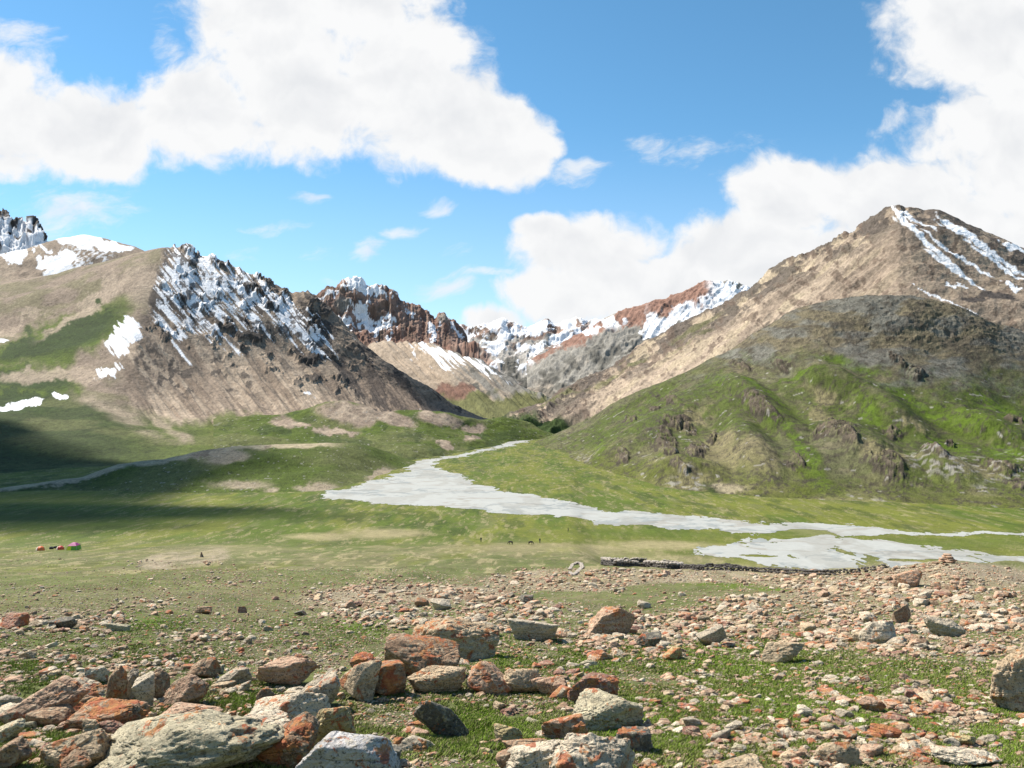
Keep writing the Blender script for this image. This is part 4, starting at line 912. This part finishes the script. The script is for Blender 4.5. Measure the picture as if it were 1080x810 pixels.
CW = {'pink': 'pinkish', 'tan': 'tan', 'grey': 'grey', 'pale': 'pale', 'red': 'reddish', 'brown': 'brown', 'green': 'grey-green'}
for n_, (i, colr, flat, li, a, b, _) in enumerate(info):
    sz, px, py, x, d, z = S[i]; r = np.random.default_rng(9000 + n_)
    kind = f"{CW[colr]} {'flat' if flat else 'lumpy'}"
    key = (kind, a, b); c_ = seen.get(key, 0); seen[key] = c_ + 1
    lab = f"{ORD[min(c_, 15)]}{kind} stone from {names[a]} towards {names[b]}"
    w = sz / F * d; h = w * (random.uniform(.32, .5) if flat else random.uniform(.55, .8))
    put_rock('stone', x, d, z - h * .32, (w, w * random.uniform(.6, .95), h), 4, r, colr, li, random.uniform(.35, .9), random.uniform(-10, 30), random.uniform(1.1, 1.9), lab, 'stone', 'stones lying on the turf slope', random.uniform(-.5, .5))
# the rest of the stones as one mass
LIB = {s: [rock_shape(s, np.random.default_rng(300 + k), .7, random.uniform(-10, 30), random.uniform(1, 1.7))[0] for k in range(16)] for s in (1, 2, 3)}
VV, FF, CC = [], [], []; off = 0
RS = S[rest]; sub_of = np.where(RS[:, 0] > 9.0, 3, np.where(RS[:, 0] > 3.6, 2, 1)); var = rng.integers(0, 16, len(RS))
cnames = ['pink', 'tan', 'grey', 'pale', 'red', 'brown']; cw = np.array([.22, .26, .12, .22, .08, .10])
CT = np.array([ROCKC[c] for c in cnames]); ci = rng.choice(len(cnames), len(RS), p=cw / cw.sum())
for s in (1, 2, 3):
    for k in range(16):
        m_ = np.where((sub_of == s) & (var == k))[0]
        if not len(m_): continue
        P = LIB[s][k]; w = RS[m_, 0] / F * RS[m_, 4]
        fl = rng.uniform(.35, .8, len(m_)); dp = rng.uniform(.6, 1.0, len(m_)); yaw = rng.uniform(-.7, .7, len(m_))
        X0 = P[None, :, 0] * w[:, None]; Y0 = P[None, :, 1] * (w * dp)[:, None]; Z0 = (P[None, :, 2] + .20) * (w * fl)[:, None]
        c_, s_ = np.cos(yaw)[:, None], np.sin(yaw)[:, None]
        A = np.stack([X0 * c_ - Y0 * s_ + RS[m_, 3][:, None], X0 * s_ + Y0 * c_ + RS[m_, 4][:, None], Z0 + RS[m_, 5][:, None]], -1).reshape(-1, 3)
        f_ = ICO[s][1]; nv = len(P)
        FF.append((f_[None] + (np.arange(len(m_)) * nv)[:, None, None] + off).reshape(-1, 3)); off += len(A); VV.append(A)
        cc = np.ones((len(m_), nv, 4), np.float32); cc[..., :3] = (CT[ci[m_]] * rng.uniform(.68, 1.2, (len(m_), 1)))[:, None]; cc[..., 3] = rng.uniform(-.4, .9, len(m_))[:, None]
        CC.append(cc.reshape(-1, 4))
so = raw_mesh('scattered_stones', np.concatenate(VV), np.concatenate(FF), 3, np.concatenate(CC), M_ROCK, smooth=False)
so['kind'] = 'stuff'; so['label'] = 'loose small stones strewn over the grassy moraine slope'; so['category'] = 'stones'

# ------------------------------------------------------------------ short grass in the green hollows close by
M_GRASS = cover_mat('grass_blades', [(6.0, .8)], .4, 0, .01, .8)
NG = 340000
gpx = rng.uniform(-20, 1100, NG).astype(np.float32); gpy = (655 + 160 * rng.random(NG) ** .75).astype(np.float32)
ii = np.clip(np.searchsorted(cols, gpx), 0, len(cols) - 1); tq = (gpy - HY) / F
gd_ = np.exp(np.interp(gpy, [640, 660, 690, 720, 760, 810, 830], np.log([36, 24, 16, 12, 9, 6.8, 6.0]))) * rng.uniform(.93, 1.07, NG)
gx_ = (gpx - CX) / F * gd_; gz_ = zgrid(gpx, gd_); gy_ = HY - gz_ / gd_ * F
jj = np.clip(np.searchsorted(rows, gd_), 0, len(rows) - 1); gc_ = gcol[ii, jj]
grn = gc_[:, 1] / (gc_[:, 0] + 1e-3)
kp = (grn > 1.12 + rng.random(NG) * .3) & (gy_ > 650); gx_, gd_, gz_, gc_ = gx_[kp], gd_[kp], gz_[kp], gc_[kp]
nb = 4; n = len(gx_) * nb
cx4 = np.repeat(gx_, nb) + rng.normal(0, .02, n); cy4 = np.repeat(gd_, nb) + rng.normal(0, .02, n); cz4 = np.repeat(gz_, nb)
hgt = rng.uniform(.012, .034, n) * (1 + .02 * cy4); an = rng.uniform(0, 2 * math.pi, n); wd_ = rng.uniform(.004, .009, n) * (1 + .05 * cy4); le = rng.uniform(.01, .06, n); la = rng.normal(.3, .9, n)
B0 = np.stack([cx4 - np.cos(an) * wd_, cy4 - np.sin(an) * wd_, cz4 - .01], -1); B1 = np.stack([cx4 + np.cos(an) * wd_, cy4 + np.sin(an) * wd_, cz4 - .01], -1)
B2 = np.stack([cx4 + np.cos(la) * le, cy4 + np.sin(la) * le * .6, cz4 + hgt], -1)
GV = np.stack([B0, B1, B2], 1).reshape(-1, 3)
gc4 = np.repeat(gc_, nb, 0) * rng.uniform(1.1, 2.3, (n, 1)) * np.array([1.0, 1.0, .9]); yl = rng.random(n) < .24; gc4[yl] = C['dry'] * .9
go = raw_mesh('grass', GV, np.arange(n * 3).reshape(-1, 3), 3, np.repeat(gc4, 3, 0), M_GRASS)
go['kind'] = 'stuff'; go['label'] = 'short bright green grass between the boulders'; go['category'] = 'grass'

# ------------------------------------------------------------------ things in the distance
def tag(o, label, cat, group=None):
    o['label'] = label; o['category'] = cat
    if group: o['group'] = group
    return o
def empty(name, loc, label, cat, group=None, rz=0):
    o = bpy.data.objects.new(name, None); COL.objects.link(o); o.location = loc; o.rotation_euler = (0, 0, rz)
    return tag(o, label, cat, group)
def part(name, verts, faces, mat, parent, smooth=False):
    me = bpy.data.meshes.new(name); me.from_pydata([tuple(map(float, v)) for v in verts], [], faces); me.update(); me.materials.append(mat)
    if smooth: me.polygons.foreach_set('use_smooth', [True] * len(me.polygons))
    o = bpy.data.objects.new(name, me); COL.objects.link(o); o.parent = parent; return o
def boxes(L):
    V, Q = [], []
    for x0, y0, z0, x1, y1, z1 in L:
        b = len(V); V += [(x0,y0,z0),(x1,y0,z0),(x1,y1,z0),(x0,y1,z0),(x0,y0,z1),(x1,y0,z1),(x1,y1,z1),(x0,y1,z1)]
        Q += [[b+i for i in f] for f in ((0,3,2,1),(4,5,6,7),(0,1,5,4),(1,2,6,5),(2,3,7,6),(3,0,4,7))]
    return V, Q
def tube(a, b, r, n=6):
    a, b = Vector(a), Vector(b); dv = (b - a).normalized(); u = dv.orthogonal().normalized(); w = dv.cross(u)
    V = [p + (u * math.cos(t) + w * math.sin(t)) * r for p in (a, b) for t in [2 * math.pi * k / n for k in range(n)]]
    return V, [[k, (k + 1) % n, n + (k + 1) % n, n + k] for k in range(n)] + [list(range(n))[::-1], list(range(n, 2 * n))]
def join(L):
    V, Q = [], []
    for v, q in L:
        b = len(V); V += list(v); Q += [[b + i for i in f] for f in q]
    return V, Q
m_or = flat_mat('orange_tent_cloth', (.80, .17, .03), .6, .1); m_rd = flat_mat('red_tent_cloth', (.62, .06, .03), .6, .1); m_wt = flat_mat('pale_tent_cloth', (.75, .55, .45), .6, .1)
m_ye = flat_mat('yellow_tent_cloth', (.80, .78, .02), .6, .1); m_gr = flat_mat('green_tent_cloth', (.16, .40, .03), .6, .1); m_pu = flat_mat('purple_tent_cloth', (.38, .05, .20), .6, .1)
m_bk = flat_mat('black_bag_cloth', (.02, .02, .025), .7, .2); m_pole = flat_mat('pole_metal', (.3, .3, .32), .4, .1)
def dome_tent(px, py, wpx, hpx, m_body, m_door, label):
    x, d, z = rayf(px, py); w = wpx / F * d; h = hpx / F * d
    t = empty('dome_tent', (x, d, z), label, 'tent')
    V, Q = [], []; nr, ns = 7, 16
    for i in range(nr):
        a = i / (nr - 1) * math.pi / 2
        for k in range(ns):
            b = 2 * math.pi * k / ns; sq = 1 + .12 * abs(math.sin(2 * b))
            V.append((math.cos(a) * math.cos(b) * w / 2 * sq, math.cos(a) * math.sin(b) * w / 2 * sq, math.sin(a) * h * (1 - .05 * abs(math.cos(2 * b)))))
    for i in range(nr - 1):
        for k in range(ns): Q.append([i * ns + k, i * ns + (k + 1) % ns, (i + 1) * ns + (k + 1) % ns, (i + 1) * ns + k])
    part('flysheet', V, Q, m_body, t, True)
    # triangular door panel proud of the flysheet, facing the camera and to one side
    DV = []; 
    for a_ in np.linspace(.02, 1.1, 6):
        sp = .5 * (1 - a_ / 1.35)
        for b_ in (-sp, 0, sp):
            b = math.radians(235) + b_; DV.append((math.cos(a_) * math.cos(b) * w / 2 * 1.15, math.cos(a_) * math.sin(b) * w / 2 * 1.15, math.sin(a_) * h * 1.02))
    part('door_flap', DV, [[i * 3 + j, i * 3 + j + 1, i * 3 + j + 4, i * 3 + j + 3] for i in range(5) for j in range(2)], m_door, t, True)
    L = []
    for b0 in (45, 135):
        pts = []
        for a in np.linspace(0, math.pi, 11):
            b = math.radians(b0); pts.append((math.cos(a) * math.cos(b) * w / 2 * 1.14, math.cos(a) * math.sin(b) * w / 2 * 1.14, math.sin(a) * h * 1.01))
        L += [tube(pts[i], pts[i + 1], .02) for i in range(10)]
    part('tent_poles', *join(L), m_pole, t)
    return t
dome_tent(42.5, 580.6, 7.6, 4.8, m_or, m_wt, 'small orange dome tent, the camp tent nearest the edge of the picture')
dome_tent(63.5, 579.6, 6.8, 4.2, m_rd, m_wt, 'small red dome tent with a pale door, the middle one of the three tents')
x, d, z = rayf(75.5, 580.4); w = 11 / F * d; h = 7.6 / F * d
t = empty('frame_tent', (x, d + w * .4, z), 'large square camp tent with yellow and green walls and purple roof', 'tent')
hw, hd, wh = w / 2, w * .42, h * .62
part('side_wall', [(-hw, -hd, 0), (-hw * .08, -hd * 1.15, 0), (-hw * .08, -hd * .95, wh), (-hw * .72, -hd * .8, wh * .95)], [[0, 1, 2, 3]], m_ye, t)
part('front_wall', [(-hw * .08, -hd * 1.15, 0), (hw, -hd, 0), (hw * .85, -hd * .8, wh), (-hw * .08, -hd * .95, wh)], [[0, 1, 2, 3]], m_gr, t)
part('back_wall', [(-hw, -hd, 0), (-hw, hd, 0), (hw, hd, 0), (hw, -hd, 0), (-hw * .72, -hd * .8, wh), (-hw * .72, hd * .8, wh), (hw * .85, hd * .8, wh), (hw * .85, -hd * .8, wh)], [[0, 1, 5, 4], [1, 2, 6, 5], [2, 3, 7, 6]], m_gr, t)
RV = [(-hw * .8, -hd * 1.0, wh * .96), (hw * .9, -hd * .98, wh * .98), (hw * .9, hd * .9, wh * .98), (-hw * .8, hd * .9, wh * .96), (-hw * .35, -hd * .4, h * .93), (hw * .45, -hd * .4, h * .93), (hw * .45, hd * .4, h * .93), (-hw * .35, hd * .4, h * .93), (0.05, 0, h)]
part('tent_roof', RV, [[0, 1, 5, 4], [1, 2, 6, 5], [2, 3, 7, 6], [3, 0, 4, 7], [4, 5, 8], [5, 6, 8], [6, 7, 8], [7, 4, 8]], m_pu, t)
part('tent_poles', *join([tube((a, b, 0), (a * .85, b * .85, wh), .04) for a in (-hw, hw) for b in (-hd, hd)]), m_pole, t)
def blobmesh(name, loc, sc, mat, seed, label, cat, group=None):
    V, Fc = ICO[3]; o = fbm(V[:, 0] * 1.5 + seed, V[:, 1] * 1.5, V[:, 2] * 1.5, oct=3); P = V * (.7 + .6 * o)[:, None] * np.array(sc) ; P[:, 2] = np.maximum(P[:, 2], -sc[2] * .5) + sc[2] * .45
    ob = raw_mesh(name, P, Fc, 3, None, mat); ob.location = loc; return tag(ob, label, cat, group)
for px, py, s, lab in [(54.2, 579.2, .62, 'dark kit bag on the grass just before the red dome tent'), (58.4, 578.4, .6, 'dark kit bag leaning close beside the red dome tent')]:
    x, d, z = rayf(px, py); blobmesh('kit_bag', (x, d, z), (s, s * .6, s * .9), m_bk, px, lab, 'bag', 'kit bags at the camp')
# people and grazing animals on the valley meadow
def skin_fig(name, loc, V, E, R, mat, label, cat, group, rz=0, root=0):
    me = bpy.data.meshes.new(name); me.from_pydata(V, E, []); me.materials.append(mat); o = bpy.data.objects.new(name, me); COL.objects.link(o)
    md = o.modifiers.new('skin', 'SKIN'); sv = me.skin_vertices[0].data
    for i, r_ in enumerate(R): sv[i].radius = (r_, r_) if not isinstance(r_, tuple) else r_
    sv[root].use_root = True
    o.modifiers.new('subsurf', 'SUBSURF').levels = 1; o.modifiers['subsurf'].render_levels = 1
    o.location = loc; o.rotation_euler = (0, 0, rz); return tag(o, label, cat, group)
m_cl = flat_mat('dark_clothing', (.028, .03, .04), .8, .3); m_fur = flat_mat('dark_animal_hair', (.03, .024, .02), .85, .3); m_skin = flat_mat('skin_tone', (.35, .2, .13), .6, .1)
PV = [(0,0,.95),(0,0,1.2),(0,0,1.42),(0,0,1.52),(0,-.01,1.62),(0,0,1.72),(-.1,0,.88),(-.13,.03,.48),(-.14,0,.06),(-.14,-.14,.04),(.1,0,.88),(.13,-.08,.48),(.15,.06,.06),(.15,-.08,.04),(-.2,0,1.40),(-.27,.03,1.12),(-.25,-.08,.88),(.2,0,1.40),(.27,.03,1.12),(.25,-.1,.88)]
PE = [(0,1),(1,2),(2,3),(3,4),(4,5),(0,6),(6,7),(7,8),(8,9),(0,10),(10,11),(11,12),(12,13),(2,14),(14,15),(15,16),(2,17),(17,18),(18,19)]
PR = [.15,.15,.16,.06,.10,.08,.10,.075,.05,.045,.10,.075,.05,.045,.075,.055,.04,.075,.055,.04]
for px, py, lab, rz in [(507.3, 571.8, 'distant person in dark clothes standing by the pale bare patch of meadow', .3), (569.4, 573.0, 'distant dark-clothed person standing beside the grazing animals', -.5), (599.2, 561.2, 'distant dark-clothed person on the green strip near the river gravel', 1.2)]:
    x, d, z = rayf(px, py); p = skin_fig('person', (x, d, z), PV, PE, PR, m_cl, lab, 'person', 'people walking on the valley meadow', rz)
    hv, hf = ICO[2]; hd_ = raw_mesh('hair', hv * np.array([.105, .115, .09], np.float32) + np.array([0, .02, 1.70], np.float32), hf, 3, None, m_bk, parent=p)
AV = [(0,0,1.0),(.35,0,1.02),(.62,0,1.02),(.88,0,.72),(1.05,0,.32),(1.12,0,.16),(-.4,0,1.0),(-.62,0,1.0),(-.74,0,.7),(-.76,0,.45),(.45,.16,.8),(.46,.17,.42),(.45,.17,.05),(.45,-.16,.8),(.46,-.17,.42),(.45,-.17,.05),(-.5,.17,.78),(-.44,.18,.62),(-.60,.18,.38),(-.56,.18,.05),(-.5,-.17,.78),(-.44,-.18,.62),(-.60,-.18,.38),(-.56,-.18,.05)]
AE = [(0,1),(1,2),(2,3),(3,4),(4,5),(0,6),(6,7),(7,8),(8,9),(1,10),(10,11),(11,12),(1,13),(13,14),(14,15),(6,16),(16,17),(17,18),(18,19),(6,20),(20,21),(21,22),(22,23)]
AR = [.27,.28,.2,.12,.12,.07,.26,.15,.05,.03,.12,.06,.05,.12,.06,.05,.13,.10,.06,.05,.13,.10,.06,.05]
for px, py, lab, rz in [(559.6, 574.6, 'dark grazing animal with its head down close to a standing person', .2), (538.6, 574.4, 'dark grazing animal farther from the people on the meadow', 2.8)]:
    x, d, z = rayf(px, py); skin_fig('grazing_animal', (x, d, z), AV, AE, AR, m_fur, lab, 'animal', 'animals grazing in the valley', rz)

# dry stone pens and long wall on the terrace edge
M_WALL = flat_mat('dark_wall_stone', (.085, .072, .062), .9, .6, 1.2); M_CAP = flat_mat('pale_cap_stone', (.40, .34, .28), .9, .5, 1.2)
def wall(name, pts, label, hgt=1.2, thick=.8, capped=False, seed=1, scale=1.0):
    r = np.random.default_rng(seed); W = [rayf(px, py) for px, py in pts]
    t = tag(bpy.data.objects.new(name, None), label, 'stone wall'); COL.objects.link(t); t.location = W[0]; o0 = np.array(W[0])
    body, cap = [], []
    seg = []
    for a, b in zip(W[:-1], W[1:]):
        a, b = np.array(a), np.array(b); L = float(np.linalg.norm((b - a)[:2])); seg.append((a, b, L))
    P1, _ = ICO[1]; V1, F1, V2, F2 = [], [], [], []; shp = [rock_shape(1, np.random.default_rng(40 + k), .9)[0] for k in range(8)]
    for a, b, L in seg:
        u = (b - a)[:2] / max(L, 1e-3); nv = np.array([-u[1], u[0]])
        hg = hgt * min(1, a[1] / 150); crs = max(2, int(hg / .32)); n_ = max(2, int(L / (.5 * min(1, scale))))
        for i in range(n_):
            for c in range(crs):
                if c > 1 and math.sin(a[0] * .9 + i * .13) * math.sin(a[0] + i * .041 + 1) > .25: continue
                for sd in (-1, 1):
                    f = (i + r.uniform(.1, .9)) / n_; p = a + (b - a) * f
                    q = p[:2] + nv * sd * thick * .28 * (1 - .3 * c / crs) + r.normal(0, .05, 2)
                    hz = p[2] + (c + .4) / crs * hg * r.uniform(.85, 1.15); s = r.uniform(.5, .85) * scale * min(1, a[1] / 150)
                    v = shp[r.integers(8)] @ rotm(r.uniform(-.3, .3), r.uniform(-.3, .3), r.uniform(0, 6)).T * s * np.array([1, .8, .62]) + np.array([q[0], q[1], hz]) - o0
                    tgt = (V2, F2) if (capped and c == crs - 1) else (V1, F1)
                    tgt[1].append(ICO[1][1] + len(tgt[0]) * len(v)); tgt[0].append(v)
    raw_mesh('wall_body', np.concatenate(V1), np.concatenate(F1), 3, None, M_WALL, False, t)
    if V2: raw_mesh('wall_coping', np.concatenate(V2), np.concatenate(F2), 3, None, M_CAP, False, t)
wall('stone_pen', [(637, 595.5), (650, 597), (680, 598), (705, 600), (717, 600.5), (719, 597.5), (700, 594.5), (680, 593), (655, 592.5), (640, 593), (637, 595.5)], 'long oval livestock pen of dark stones with a pale coping on the terrace edge', 1.3, 1.0, True, 1)
wall('stone_wall', [(716, 600.5), (740, 601.5), (770, 602), (800, 603.2), (830, 605), (850, 606), (880, 606.5), (897, 605), (915, 602.5), (935, 599.5)], 'long low dark drystone wall running from the oval pen up to the stony rise', 1.0, 1.7, False, 2, .9)
wall('stone_wall', [(728, 599.5), (745, 597.5), (765, 597), (782, 600)], 'short curved dark drystone wall behind the long low wall', 1.0, 1.0, False, 3)
wall('stone_pen', [(601, 601), (604, 596), (609, 593.8), (613, 595), (614, 599), (609, 604), (604, 607), (601, 604)], 'small ruined ring of stones beyond the end of the oval pen', .22, .6, True, 4, .55)
# cairns
def cairn(name, px, py, wpx, hpx, label, colr, n_=7):
    x, d, z = rayf(px, py); w = wpx / F * d; h = hpx / F * d; t = empty(name, (x, d, z), label, 'cairn'); r = np.random.default_rng(int(px))
    lev = 0; k = 0
    for L, cnt in enumerate([4, 3, 2, 1]):
        for j in range(cnt):
            P, Fc = rock_shape(3, r, .8); s = w * (.52 - .04 * L); hh = h * .34
            a = 2 * math.pi * j / cnt + L; rad = w * .26 * (1 - L / 4) if cnt > 1 else 0
            V = P * np.array([s, s * .8, hh]) + np.array([math.cos(a) * rad, math.sin(a) * rad, hh * .4 + L * h * .235])
            cc = np.ones((len(V), 4), np.float32); cc[:, :3] = np.array(ROCKC[colr]) * r.uniform(.8, 1.2); cc[:, 3] = r.uniform(.2, .8)
            raw_mesh('stone', V, Fc, 3, cc, M_ROCK, parent=t)
cairn('cairn', 212.6, 587.5, 3.8, 5.5, 'small dark pointed cairn on the far stony patch beyond the slope', 'dark')
cairn('cairn', 999, 592.5, 18, 8.5, 'heaped pinkish cairn on the skyline of the stony rise above the river gravel', 'pink')
